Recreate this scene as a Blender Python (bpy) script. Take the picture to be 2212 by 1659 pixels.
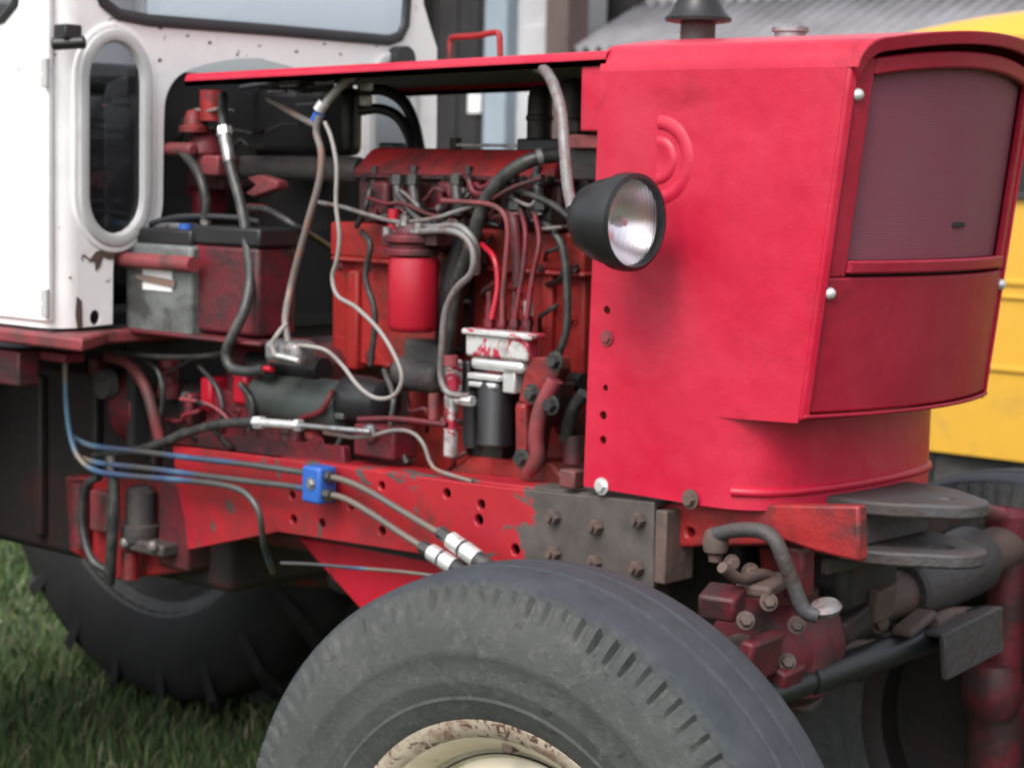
import bpy, bmesh, math, random
import numpy as np
from mathutils import Vector, Matrix
random.seed(7); np.random.seed(7)
for o in list(bpy.data.objects): bpy.data.objects.remove(o)
S = bpy.context.scene
COL = S.collection
R = math.radians
# ------------------------------------------------------------------ camera
IW, IH, F = 2212., 1659., 4500.
CAM = Vector((1.91, -2.96, 1.56)); YAW, PITCH, ROLL = R(42), R(5.96), R(1.2)
fw = Vector((-math.sin(YAW)*math.cos(PITCH), math.cos(YAW)*math.cos(PITCH), -math.sin(PITCH)))
r0 = Vector((math.cos(YAW), math.sin(YAW), 0)); u0 = r0.cross(fw)
RT = r0*math.cos(ROLL) + u0*math.sin(ROLL); UP = u0*math.cos(ROLL) - r0*math.sin(ROLL)
cd = bpy.data.cameras.new('camera'); cam = bpy.data.objects.new('camera', cd); COL.objects.link(cam)
m3 = Matrix((RT, UP, -fw)).transposed()
cam.matrix_world = Matrix.Translation(CAM) @ m3.to_4x4()
cd.sensor_width = 36; cd.lens = 36*F/IW; cd.clip_start = .05; cd.clip_end = 3000
cd.dof.use_dof = True; cd.dof.focus_distance = 2.3; cd.dof.aperture_fstop = 9.5
S.camera = cam
# ------------------------------------------------------------------ sky, sun, exposure
w = bpy.data.worlds.new('World'); S.world = w; w.use_nodes = True
nt = w.node_tree; bg = nt.nodes['Background']
sky = nt.nodes.new('ShaderNodeTexSky'); sky.sky_type = 'NISHITA'; sky.sun_disc = False
sky.sun_elevation = R(52); sky.sun_rotation = R(168); sky.dust_density = 4; sky.air_density = 1.0
hs = nt.nodes.new('ShaderNodeHueSaturation'); hs.inputs['Saturation'].default_value = .28
nt.links.new(sky.outputs[0], hs.inputs['Color']); nt.links.new(hs.outputs[0], bg.inputs[0])
bg.inputs[1].default_value = .15
sd = bpy.data.lights.new('sun', 'SUN'); sd.energy = .6; sd.angle = R(25); sd.color = (1, .96, .92)
sun = bpy.data.objects.new('sun', sd); COL.objects.link(sun)
sdir = Vector((math.sin(R(168))*math.cos(R(42)), math.cos(R(168))*math.cos(R(42)), math.sin(R(52))))
sun.rotation_euler = sdir.to_track_quat('Z', 'Y').to_euler(); sun.location = (0, 0, 8)
S.view_settings.view_transform = 'Standard'; S.view_settings.look = 'None'
S.view_settings.exposure = 1.0; S.view_settings.gamma = 1
# ------------------------------------------------------------------ pixel helpers
def ray(u, v): return fw + RT*((u-IW/2)/F) - UP*((v-IH/2)/F)
def on(u, v, ax, val):
    d = ray(u, v); return CAM + d*((val-CAM[ax])/d[ax])
def PY(u, v, y): return on(u, v, 1, y)
def PX(u, v, x): return on(u, v, 0, x)
def depth(p): return (p-CAM).dot(fw)
# ------------------------------------------------------------------ mesh helpers
def sharp(bm, ang=38):
    a = R(ang)
    for f in bm.faces: f.smooth = True
    for e in bm.edges:
        if len(e.link_faces) != 2 or e.calc_face_angle(0) > a: e.smooth = False
ROOTLOC = {}
def obj(name, bm, mat, parent=None, bevel=0, seg=2, ang=38, fixn=True):
    if fixn: bmesh.ops.recalc_face_normals(bm, faces=bm.faces)
    sharp(bm, ang)
    me = bpy.data.meshes.new(name); bm.to_mesh(me); bm.free()
    for mm in (mat if isinstance(mat, (list, tuple)) else [mat]): me.materials.append(mm)
    o = bpy.data.objects.new(name, me); COL.objects.link(o)
    if parent is not None: child(o, parent)
    if bevel:
        b = o.modifiers.new('bevel', 'BEVEL'); b.width = bevel; b.segments = seg; b.limit_method = 'ANGLE'; b.angle_limit = R(40)
    return o
def child(o, p):
    o.parent = p
    if p.name in ROOTLOC: o.matrix_parent_inverse = Matrix.Translation(-ROOTLOC[p.name])
def thing(name, label, cat, loc=(0, 0, 0), group=None):
    o = bpy.data.objects.new(name, None); COL.objects.link(o); o.location = loc
    o.empty_display_size = .1
    ROOTLOC[o.name] = Vector(loc); o['label'] = label; o['category'] = cat
    if group: o['group'] = group
    return o
def box(bm, x0, x1, y0, y1, z0, z1):
    vs = [bm.verts.new((x, y, z)) for x in (x0, x1) for y in (y0, y1) for z in (z0, z1)]
    for q in ((0,1,3,2),(4,6,7,5),(0,4,5,1),(2,3,7,6),(0,2,6,4),(1,5,7,3)): bm.faces.new([vs[i] for i in q])
def pbox(bm, ua, va, ub, vb, y, d):
    c = (va+vb)/2; m = (ua+ub)/2
    xa = PY(ua, c, y).x; xb = PY(ub, c, y).x; zt = PY(m, va, y).z; zb = PY(m, vb, y).z
    box(bm, xa, xb, y, y+d, zb, zt); return xa, xb, zb, zt
def basis(ax):
    ax = Vector(ax).normalized(); t = Vector((0, 0, 1)) if abs(ax.z) < .9 else Vector((1, 0, 0))
    a = ax.cross(t).normalized(); b = ax.cross(a); return ax, a, b
def lathe(bm, prof, org, ax, n=28, a0=0, a1=2*math.pi, hard=None):
    ax, a, b = basis(ax); org = Vector(org); full = abs(a1-a0-2*math.pi) < 1e-6
    rings = []
    for (r, h) in prof:
        if r < 1e-6: rings.append([bm.verts.new(org+ax*h)]); continue
        rings.append([bm.verts.new(org+ax*h+(a*math.cos(t)+b*math.sin(t))*r) for t in
                      [a0+(a1-a0)*i/(n if full else n-1) for i in range(n)]])
    for p, q in zip(rings, rings[1:]):
        k = n if full else n-1
        for i in range(k):
            j = (i+1) % n
            if len(p) == 1 and len(q) == 1: continue
            if len(p) == 1: bm.faces.new((p[0], q[i], q[j]))
            elif len(q) == 1: bm.faces.new((p[i], q[0], p[j]))
            else: bm.faces.new((p[i], q[i], q[j], p[j]))
def cyl(bm, p0, p1, r, n=20, r2=None):
    p0 = Vector(p0); p1 = Vector(p1); L = (p1-p0).length; r2 = r if r2 is None else r2
    lathe(bm, [(0, 0), (r, 0), (r2, L), (0, L)], p0, p1-p0, n)
def pcylz(bm, ua, ub, va, vb, y, n=28, prof=None):
    m = (ua+ub)/2; t = PY(m, va, y); b = PY(m, vb, y); r = (ub-ua)/2/F*depth((t+b)/2)
    if prof is None: cyl(bm, b, t, r, n)
    else: lathe(bm, [(q*r, h*(t.z-b.z)) for q, h in prof], b, (0, 0, 1), n)
    return b, t, r
def pcylx(bm, ua, ub, va, vb, y, n=28, prof=None):
    m = (va+vb)/2; a = PY(ua, m, y); b = PY(ub, m, y); r = (vb-va)/2/F*depth((a+b)/2)
    if prof is None: cyl(bm, a, Vector((b.x, a.y, a.z)), r, n)
    else: lathe(bm, [(q*r, h*(b.x-a.x)) for q, h in prof], a, (1, 0, 0), n)
    return a, b, r
def hexbolt(bm, p, ax, r, h=.006, wash=True):
    ax = Vector(ax).normalized(); p = Vector(p)
    if wash: lathe(bm, [(0, 0), (r*1.45, 0), (r*1.45, .002), (0, .002)], p, ax, 16)
    lathe(bm, [(0, .001), (r, .001), (r, h*.8), (r*.85, h), (0, h)], p, ax, 6)
def dome(bm, p, ax, r, h):
    lathe(bm, [(0, -.002), (r, -.002), (r, h*.15), (r*.9, h*.5), (r*.6, h*.85), (0, h)], p, ax, 16)
def crom(pts, sub=8):
    P = [Vector(p) for p in pts]; P = [P[0]*2-P[1]]+P+[P[-1]*2-P[-2]]; out = []
    for i in range(1, len(P)-2):
        a, b, c, d = P[i-1:i+3]
        for k in range(sub):
            t = k/sub
            out.append(.5*((2*b)+(c-a)*t+(2*a-5*b+4*c-d)*t*t+(3*b-a-3*c+d)*t**3))
    out.append(P[-2]); return out
def tube(bm, pts, r, n=10, sub=8, rfn=None):
    C = crom(pts, sub) if sub > 1 else [Vector(p) for p in pts]
    t0 = (C[1]-C[0]).normalized(); _, a, b = basis(t0); rings = []
    for i, c in enumerate(C):
        t = (C[min(i+1, len(C)-1)]-C[max(i-1, 0)]).normalized()
        a = (a-t*a.dot(t)).normalized(); b = t.cross(a)
        rr = r if rfn is None else r*rfn(i/(len(C)-1))
        rings.append([bm.verts.new(c+(a*math.cos(k*2*math.pi/n)+b*math.sin(k*2*math.pi/n))*rr) for k in range(n)])
    for p, q in zip(rings, rings[1:]):
        for k in range(n): bm.faces.new((p[k], p[(k+1) % n], q[(k+1) % n], q[k]))
    bm.faces.new(rings[0][::-1]); bm.faces.new(rings[-1])
def ptube(bm, pts, r, **k): tube(bm, [PY(*p) for p in pts], r, **k)
def loop_edges(bm, pts):
    vs = [bm.verts.new(p) for p in pts]
    return [bm.edges.new((vs[i], vs[(i+1) % len(vs)])) for i in range(len(vs))]
def plate(bm, outer, holes, off):
    es = loop_edges(bm, outer)
    for h in holes: es += loop_edges(bm, h)
    g = bmesh.ops.triangle_fill(bm, edges=es, use_beauty=True)
    fs = [f for f in g['geom'] if isinstance(f, bmesh.types.BMFace)]
    e = bmesh.ops.extrude_face_region(bm, geom=fs)
    bmesh.ops.translate(bm, verts=[v for v in e['geom'] if isinstance(v, bmesh.types.BMVert)], vec=Vector(off))
def sheet(bm, fn, nu, nv, off=(0, 0, 0), closed=True):
    off = Vector(off)
    A = [[bm.verts.new(fn(i/nu, j/nv)) for j in range(nv+1)] for i in range(nu+1)]
    for i in range(nu):
        for j in range(nv): bm.faces.new((A[i][j], A[i+1][j], A[i+1][j+1], A[i][j+1]))
    if off.length > 0:
        B = [[bm.verts.new(v.co+off) for v in row] for row in A]
        for i in range(nu):
            for j in range(nv): bm.faces.new((B[i][j], B[i][j+1], B[i+1][j+1], B[i+1][j]))
        rim = [(i, 0) for i in range(nu)]+[(nu, j) for j in range(nv)]+[(i, nv) for i in range(nu, 0, -1)]+[(0, j) for j in range(nv, 0, -1)]
        for k in range(len(rim)):
            a, b = rim[k], rim[(k+1) % len(rim)]
            bm.faces.new((A[a[0]][a[1]], B[a[0]][a[1]], B[b[0]][b[1]], A[b[0]][b[1]]))
def circ(c, r, a, b, n=14, k=1.):
    c = Vector(c); return [c+Vector(a)*(r*math.cos(t))+Vector(b)*(r*k*math.sin(t)) for t in [2*math.pi*i/n for i in range(n)]]
EX, EY, EZ = Vector((1, 0, 0)), Vector((0, 1, 0)), Vector((0, 0, 1))
# ------------------------------------------------------------------ materials
def nmat(name):
    m = bpy.data.materials.new(name); m.use_nodes = True
    return m, m.node_tree, m.node_tree.nodes['Principled BSDF']
class G:
    def __init__(s, t): s.t = t; s.co = t.nodes.new('ShaderNodeTexCoord').outputs['Object']
    def noise(s, sc, det=6, rough=.6, dist=0, vec=None):
        n = s.t.nodes.new('ShaderNodeTexNoise'); n.inputs['Scale'].default_value = sc; n.inputs['Detail'].default_value = det
        n.inputs['Roughness'].default_value = rough; n.inputs['Distortion'].default_value = dist
        s.t.links.new(vec or s.co, n.inputs['Vector']); return n.outputs['Fac']
    def ramp(s, f, stops):
        r = s.t.nodes.new('ShaderNodeValToRGB'); e = r.color_ramp.elements
        while len(e) < len(stops): e.new(.5)
        for k, (p, c) in zip(e, stops):
            k.position = p; k.color = (c, c, c, 1) if not isinstance(c, tuple) else (*c, 1)
        s.t.links.new(f, r.inputs[0]); return r.outputs[0]
    def mix(s, f, a, b):
        n = s.t.nodes.new('ShaderNodeMix'); n.data_type = 'RGBA'
        for sk, v in ((n.inputs[0], f), (n.inputs[6], a), (n.inputs[7], b)):
            if isinstance(v, bpy.types.NodeSocket): s.t.links.new(v, sk)
            elif isinstance(v, tuple): sk.default_value = (*v, 1)
            else: sk.default_value = v
        return n.outputs[2]
    def math(s, op, a, b=0.):
        n = s.t.nodes.new('ShaderNodeMath'); n.operation = op
        for sk, v in ((n.inputs[0], a), (n.inputs[1], b)):
            if isinstance(v, bpy.types.NodeSocket): s.t.links.new(v, sk)
            else: sk.default_value = v
        return n.outputs[0]
    def sep(s):
        n = s.t.nodes.new('ShaderNodeSeparateXYZ'); s.t.links.new(s.co, n.inputs[0]); return n.outputs
    def bump(s, p, h, st=.3, d=.002):
        n = s.t.nodes.new('ShaderNodeBump'); n.inputs['Strength'].default_value = st; n.inputs['Distance'].default_value = d
        s.t.links.new(h, n.inputs['Height']); s.t.links.new(n.outputs[0], p.inputs['Normal'])
    def scale(s, v):
        n = s.t.nodes.new('ShaderNodeMapping'); n.inputs['Scale'].default_value = v; s.t.links.new(s.co, n.inputs[0]); return n.outputs[0]
def paint(name, base, rough=.4, var=.25, chip=None, chipc=(.09, .06, .045), dirt=0., dirtc=(.035, .026, .02), csc=14, dsc=9, metal=0., bumpst=.15, spec=.5, speck=0., fade=0., dent=0., dentsc=4.):
    m, t, p = nmat(name); g = G(t); L = t.links.new
    v = g.ramp(g.noise(5, 5), [(.3, 1-var), (.7, 1+0*var)])
    c = g.mix(1., base, base)
    dk = tuple(x*(1-var) for x in base)
    c = g.mix(g.ramp(g.noise(6, 6, .65), [(.3, 0.), (.7, 1.)]), dk, base)
    if speck: c = g.mix(g.ramp(g.noise(300, 2, .5), [(.35, speck), (.62, 0.)]), c, tuple(x*.7 for x in base))
    if fade: c = g.mix(g.ramp(g.noise(2.2, 7, .7, .6, g.scale((1.3, 1.3, .55))), [(.40, 0.), (.75, fade)]), c, tuple(x*.75+.16 for x in base))
    if dirt > 0:
        dm = g.ramp(g.noise(dsc, 8, .7, .4), [(.62-dirt*.5, 0.), (.75-dirt*.35, 1.)])
        c = g.mix(dm, c, dirtc)
    if chip is not None:
        cm = g.ramp(g.noise(csc, 8, .68, .8), [(chip, 0.), (chip+.025, 1.)])
        c = g.mix(cm, c, chipc)
        rr = g.ramp(cm, [(0, rough), (1, .8)]); L(rr, p.inputs['Roughness'])
    else: p.inputs['Roughness'].default_value = rough
    if isinstance(c, bpy.types.NodeSocket): L(c, p.inputs['Base Color'])
    p.inputs['Metallic'].default_value = metal; p.inputs['Specular IOR Level'].default_value = spec
    g.bump(p, g.noise(160, 4), bumpst, .001)
    if dent:
        b1 = [n_ for n_ in t.nodes if n_.type == 'BUMP'][0]; b2 = t.nodes.new('ShaderNodeBump')
        b2.inputs['Strength'].default_value = 1.; b2.inputs['Distance'].default_value = dent
        L(g.noise(dentsc, 3 if dentsc < 20 else 5, .5), b2.inputs['Height']); L(b2.outputs[0], b1.inputs['Normal'])
    return m
M = {}
M['hood'] = paint('red_hood_paint', (.55, .006, .040), .40, .14, .72, (.24, .03, .04), .16, (.33, .006, .022), 60, 4, bumpst=.35, speck=.4, fade=.15, spec=.45, dent=.010, dentsc=5.)
M['nose'] = paint('red_hood_paint_shaded', (.36, .005, .028), .5, .16, .72, (.18, .04, .04), .16, (.22, .008, .02), 50, 5, bumpst=.4, speck=.45, fade=.12, spec=.4, dent=.006, dentsc=6.)  # hood paint darkened: the front face's shade is put into the colour
M['engine'] = paint('red_engine_paint', (.36, .017, .020), .5, .35, .66, (.10, .04, .03), .36, (.045, .02, .02), 20, 8, bumpst=.5, dent=.002, dentsc=55.)
M['block'] = paint('orange_red_block_paint', (.40, .020, .018), .5, .45, .655, (.12, .045, .03), .26, (.09, .03, .02), 17, 6, bumpst=.6, dent=.002, dentsc=55.)
M['engdirty'] = paint('oily_red_casting', (.19, .010, .022), .55, .4, .66, (.07, .035, .03), .46, (.04, .017, .018), 18, 9, bumpst=.6, dent=.002, dentsc=55.)
M['engdark'] = paint('oily_dark_casting', (.06, .012, .013), .6, .5, None, dirt=.7, dirtc=(.016, .013, .013), dsc=10, bumpst=.6, dent=.002, dentsc=55.)
M['redclean'] = paint('red_filter_paint', (.42, .009, .026), .32, .12, .74, (.16, .05, .045), .15, (.2, .012, .02), 25)
M['pink'] = paint('faded_red_paint', (.30, .05, .06), .55, .35, .58, (.15, .04, .04), .35, (.08, .04, .036), 16, 9)
M['white'] = paint('white_cab_paint', (.86, .835, .835), .38, .04, .655, (.08, .05, .045), .10, (.68, .63, .61), 24, 4, bumpst=.2, dent=.008, dentsc=5.)
M['trim'] = paint('grey_rubber_trim', (.52, .51, .51), .5, .15, .74, (.12, .10, .09), .1, (.3, .28, .27), 20)
M['seal'] = paint('black_window_rubber', (.035, .036, .04), .5, .3)
M['black'] = paint('black_paint', (.018, .018, .02), .38, .4, .74, (.08, .06, .05))
M['rubber'] = paint('black_hose_rubber', (.035, .036, .037), .42, .35, dirt=.3, dirtc=(.075, .07, .065), dsc=30)
M['steel'] = paint('worn_steel', (.46, .46, .47), .38, .35, dirt=.3, dirtc=(.16, .13, .12), dsc=40, metal=.75)
M['dull'] = paint('dull_grey_steel', (.24, .235, .235), .5, .35, dirt=.3, dirtc=(.14, .07, .065), dsc=30, metal=.25)
M['bright'] = paint('bright_zinc', (.80, .80, .80), .30, .15, dirt=.12, dirtc=(.4, .38, .36), dsc=60, metal=.55)
M['alu'] = paint('painted_aluminium', (.66, .66, .66), .42, .2, .50, (.44, .03, .06), .25, (.28, .25, .24), 13, 30, metal=.3)
M['greym'] = paint('dusty_grey_iron', (.068, .066, .072), .6, .3, .66, (.075, .042, .03), .42, (.055, .042, .038), 22, 12, bumpst=.5, dent=.003, dentsc=70.)
M['brown'] = paint('dirty_brown_iron', (.13, .085, .07), .7, .4, .63, (.30, .03, .03), .3, (.07, .055, .05), 12, 10, bumpst=.5, dent=.002, dentsc=55.)
M['starter'] = paint('green_grey_paint', (.065, .08, .074), .45, .3, .70, (.04, .03, .03), .3, (.035, .032, .03), 14, 9)
M['battcase'] = paint('grey_green_battery_plastic', (.17, .185, .18), .4, .25, dirt=.35, dirtc=(.06, .06, .058), dsc=10)
M['label'] = paint('white_sticker', (.78, .78, .78), .5, .1)
M['wirew'] = paint('pale_cable', (.30, .275, .26), .45, .25)
M['wireg'] = paint('grey_cable', (.20, .185, .175), .45, .35, dirt=.3, dirtc=(.25, .12, .08), dsc=14)
M['bluepl'] = paint('blue_plastic', (.03, .12, .45), .38, .2)
M['yellow'] = paint('yellow_van_paint', (.66, .37, .045), .3, .06, .78, (.4, .25, .05), .12, (.5, .29, .06), 20, 3)
M['wheelpaint'] = paint('cream_rim_paint', (.68, .60, .46), .5, .15, .66, (.14, .08, .055), .2, (.30, .30, .14), 30, 6)
M['rustrim'] = paint('rusty_cream_flange', (.50, .43, .34), .6, .3, .55, (.10, .05, .035), .3, (.22, .13, .09), 55, 30)
M['rimgrey'] = paint('grey_rim_paint', (.07, .068, .066), .6, .3, dirt=.4, dirtc=(.03, .028, .026))
def beam_mat():
    m, t, p = nmat('red_frame_paint_worn_to_primer'); g = G(t); L = t.links.new
    red = g.mix(g.ramp(g.noise(7, 6), [(.3, 0.), (.7, 1.)]), (.30, .009, .022), (.40, .017, .022))
    prim = g.mix(g.ramp(g.noise(16, 7, .7), [(.3, 0.), (.7, 1.)]), (.045, .037, .032), (.095, .082, .075))
    x = g.sep()[0]
    a = g.math('ADD', x, g.math('MULTIPLY', g.math('SUBTRACT', g.noise(9, 6, .6, .5), .5), .42))
    f1 = g.ramp(g.math('ADD', a, .93), [(.485, 0.), (.50, 1.)])
    f2 = g.ramp(g.noise(11, 6, .6, .9), [(.60, 0.), (.615, 1.)])
    f = g.math('MAXIMUM', f1, f2)
    gr_ = g.ramp(g.noise(4.5, 8, .75, .5), [(.50, 0.), (.72, .85)])
    L(g.mix(gr_, g.mix(f, red, prim), (.055, .03, .026)), p.inputs['Base Color']); p.inputs['Roughness'].default_value = .5
    L(g.ramp(f, [(0, .42), (1, .7)]), p.inputs['Roughness'])
    g.bump(p, g.noise(90, 5), .4, .0015); return m
M['beam'] = beam_mat()
def pipe_mat():
    m, t, p = nmat('heat_blued_steel_pipe'); g = G(t); L = t.links.new
    n = g.noise(2.6, 2, .5)
    c = g.ramp(n, [(.30, (.12, .115, .11)), (.44, (.08, .08, .08)), (.50, (.06, .10, .20)), (.53, (.10, .19, .28)), (.56, (.20, .16, .13)), (.75, (.11, .105, .105))])
    L(c, p.inputs['Base Color']); p.inputs['Metallic'].default_value = .3; p.inputs['Roughness'].default_value = .42
    return m
M['pipe'] = pipe_mat()
def tyre_mat(name, a, b):
    m, t, p = nmat(name); g = G(t); L = t.links.new
    c = g.mix(g.ramp(g.noise(7, 8, .7, .3), [(.3, 0.), (.7, 1.)]), a, b)
    c = g.mix(g.ramp(g.noise(60, 6, .7), [(.60, 0.), (.8, .5)]), c, tuple(k*1.8 for k in b))
    L(c, p.inputs['Base Color']); p.inputs['Roughness'].default_value = .72; p.inputs['Specular IOR Level'].default_value = .35
    g.bump(p, g.noise(120, 6, .7), .5, .002); return m
def front_tyre_mat():
    m, t, p = nmat('dusty_tyre_rubber'); g = G(t); L = t.links.new
    x, y, z = g.sep(); rad = g.math('SQRT', g.math('ADD', g.math('MULTIPLY', x, x), g.math('MULTIPLY', z, z)))
    rad = g.math('ADD', rad, g.math('MULTIPLY', g.math('SUBTRACT', g.noise(14, 6, .7), .5), .03))
    wall = g.mix(g.ramp(g.noise(8, 8, .7, .5), [(.3, 0.), (.72, 1.)]), (.046, .050, .050), (.078, .081, .078))
    wall = g.mix(g.ramp(g.noise(45, 7, .75), [(.52, 0.), (.75, .8)]), wall, (.125, .125, .115))
    wall = g.mix(g.ramp(g.noise(26, 5, .6, 1.5), [(.62, 0.), (.7, .6)]), wall, (.022, .022, .022))
    tread = g.mix(g.ramp(g.noise(20, 7, .7), [(.3, 0.), (.7, 1.)]), (.030, .036, .044), (.056, .062, .072))
    tread = g.mix(g.ramp(g.noise(9, 6, .7, .4, g.scale((1, 3, 1))), [(.64, 0.), (.74, .7)]), tread, (.13, .13, .13))
    f = g.ramp(g.math('MULTIPLY', rad, 2.), [(.955, 0.), (.975, 1.)])
    L(g.mix(f, wall, tread), p.inputs['Base Color']); p.inputs['Roughness'].default_value = .7; p.inputs['Specular IOR Level'].default_value = .35
    g.bump(p, g.noise(90, 8, .75), .8, .003); return m
M['tyre'] = front_tyre_mat()
M['tyred'] = tyre_mat('dark_tyre_rubber', (.010, .010, .011), (.022, .021, .021))
def screen_mat():
    m, t, p = nmat('woven_grille_mesh'); g = G(t); L = t.links.new
    mp = g.scale((1, 1, 1)); wv = []
    for ax in ('Y', 'Z'):
        n = t.nodes.new('ShaderNodeTexWave'); n.bands_direction = ax; n.inputs['Scale'].default_value = 82; L(mp, n.inputs[0]); wv.append(n.outputs['Fac'])
    h = g.math('MAXIMUM', wv[0], wv[1])
    c = g.mix(g.ramp(h, [(.55, 0.), (.95, 1.)]), (.17, .03, .055), (.25, .055, .09))
    d = g.ramp(g.noise(5, 6, .65), [(.35, 0.), (.75, .6)])
    L(g.mix(d, c, (.19, .075, .10)), p.inputs['Base Color']); p.inputs['Roughness'].default_value = .6
    g.bump(p, h, .5, .002); return m
M['screen'] = screen_mat()
def glass_mat(name, tint, rough=.03, trans=.75):
    m, t, p = nmat(name); L = t.links.new; out = [n for n in t.nodes if n.type == 'OUTPUT_MATERIAL'][0]
    tr = t.nodes.new('ShaderNodeBsdfTransparent'); tr.inputs[0].default_value = (*tint, 1)
    gl = t.nodes.new('ShaderNodeBsdfGlossy'); gl.inputs['Roughness'].default_value = rough
    fr = t.nodes.new('ShaderNodeFresnel'); ge = t.nodes.new('ShaderNodeNewGeometry'); mr = t.nodes.new('ShaderNodeMapRange')
    mr.inputs['To Min'].default_value = 1.5; mr.inputs['To Max'].default_value = 1/1.5; L(ge.outputs['Backfacing'], mr.inputs['Value']); L(mr.outputs[0], fr.inputs[0])
    mx = t.nodes.new('ShaderNodeMixShader'); L(fr.outputs[0], mx.inputs[0]); L(tr.outputs[0], mx.inputs[1]); L(gl.outputs[0], mx.inputs[2])
    L(mx.outputs[0], out.inputs['Surface']); t.nodes.remove(p); return m
M['glass'] = glass_mat('clear_glass', (.92, .94, .97))
M['vanglass'] = glass_mat('tinted_glass', (.35, .38, .38))
def lens_mat():
    m, t, p = nmat('headlamp_lens'); p.inputs['Base Color'].default_value = (.9, .9, .92, 1); p.inputs['Transmission Weight'].default_value = 1.
    p.inputs['Roughness'].default_value = .10; p.inputs['IOR'].default_value = 1.3
    g = G(t); wv = t.nodes.new('ShaderNodeTexWave'); wv.bands_direction = 'Y'; wv.inputs['Scale'].default_value = 28; t.links.new(g.co, wv.inputs[0]); g.bump(p, wv.outputs['Fac'], .18, .002); return m
M['lens'] = lens_mat()
def refl_mat():
    m, t, p = nmat('aged_reflector'); p.inputs['Base Color'].default_value = (.95, .91, .93, 1); p.inputs['Metallic'].default_value = 1.
    p.inputs['Roughness'].default_value = .3; return m
M['refl'] = refl_mat()
def simple(name, a, b, sc=4, rough=.8, bst=.4, bd=.01, det=7):
    m, t, p = nmat(name); g = G(t)
    t.links.new(g.mix(g.ramp(g.noise(sc, det, .65), [(.3, 0.), (.7, 1.)]), a, b), p.inputs['Base Color'])
    p.inputs['Roughness'].default_value = rough; g.bump(p, g.noise(sc*6, 6), bst, bd); return m
M['ground'] = simple('grassy_soil', (.022, .036, .012), (.06, .085, .025), 3, .95, .8, .03)
M['roofsheet'] = simple('weathered_asbestos_sheet', (.13, .127, .135), (.24, .235, .25), 1.6, .85)
M['wallw'] = simple('whitewashed_wall', (.34, .335, .35), (.48, .475, .49), 1.2, .85)
M['wallshade'] = simple('shaded_white_wall', (.20, .25, .30), (.28, .33, .38), 1.5, .85)  # whitewash tinted blue-grey: shade of the pier's left side painted in
M['wallg'] = simple('dark_weathered_board', (.016, .0155, .017), (.03, .028, .028), 2.5, .9)
M['post'] = simple('brown_weathered_wood', (.075, .05, .045), (.12, .085, .08), 3, .85)
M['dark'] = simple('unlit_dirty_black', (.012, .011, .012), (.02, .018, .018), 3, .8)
M['seat'] = simple('black_vinyl', (.02, .02, .02), (.03, .03, .03), 3, .6)
def grass_mat():
    m, t, p = nmat('grass_blades'); g = G(t); L = t.links.new
    at = t.nodes.new('ShaderNodeAttribute'); at.attribute_name = 'tint'
    k = g.math('ADD', g.math('MULTIPLY', at.outputs['Fac'], .75), g.math('MULTIPLY', g.noise(1.4, 5, .6), .35))
    c = g.ramp(k, [(.18, (.028, .055, .016)), (.38, (.06, .115, .030)), (.54, (.10, .14, .045)), (.68, (.15, .135, .07)), (.85, (.26, .22, .15))])
    L(c, p.inputs['Base Color']); p.inputs['Roughness'].default_value = .65; return m
M['grass'] = grass_mat()

# ================================================================== SETTING
bm = bmesh.new()
n = 40
def gz(x, y): return 0.
vs = [bm.verts.new(v) for v in ((-900, -900, 0), (900, -900, 0), (900, 900, 0), (-900, 900, 0))]
bm.faces.new(vs); g_ = obj('ground', bm, M['ground']); g_['kind'] = 'structure'
# grass blades (one mass)
def grass(n, xr, yr, seed):
    rng = np.random.default_rng(seed)
    x = rng.uniform(*xr, n); y = rng.uniform(*yr, n)
    clump = .5+.5*np.sin(x*3.1+1.3*np.sin(y*2.3))*np.sin(y*2.7+x)
    L = rng.uniform(.02, .075, n)*(0.45+1.2*clump); wd = rng.uniform(.0025, .005, n)
    a = rng.uniform(0, 2*np.pi, n); b = rng.uniform(0, 2*np.pi, n); lean = rng.uniform(.1, .9, n)*L
    dx, dy = np.cos(a)*wd, np.sin(a)*wd; lx, ly = np.cos(b)*lean, np.sin(b)*lean
    V = np.empty((n, 5, 3))
    V[:, 0] = np.stack([x-dx, y-dy, 0*x], 1); V[:, 1] = np.stack([x+dx, y+dy, 0*x], 1)
    V[:, 2] = np.stack([x-dx*.8+lx*.35, y-dy*.8+ly*.35, L*.6], 1); V[:, 3] = np.stack([x+dx*.8+lx*.35, y+dy*.8+ly*.35, L*.6], 1)
    V[:, 4] = np.stack([x+lx, y+ly, L], 1)
    i = np.arange(n)[:, None]*5
    tri = np.concatenate([i+[[0, 1, 3]], i+[[0, 3, 2]], i+[[2, 3, 4]]], 1).reshape(-1, 3)
    me = bpy.data.meshes.new('grass'); me.vertices.add(n*5); me.vertices.foreach_set('co', V.ravel())
    me.loops.add(len(tri)*3); me.loops.foreach_set('vertex_index', tri.ravel().astype(np.int32))
    me.polygons.add(len(tri)); me.polygons.foreach_set('loop_start', np.arange(0, len(tri)*3, 3, dtype=np.int32))
    me.update(); me.validate(); me.materials.append(M['grass'])
    at = me.attributes.new('tint', 'FLOAT', 'POINT'); at.data.foreach_set('value', np.repeat(rng.beta(1.6, 3.2, n), 5).astype(np.float32))
    o = bpy.data.objects.new('grass', me); COL.objects.link(o); return o
go = grass(150000, (-8, 1.5), (-1.2, 6.5), 3); go['kind'] = 'stuff'; go['label'] = 'green unmown grass around and under the red tractor'; go['category'] = 'grass'

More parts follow.
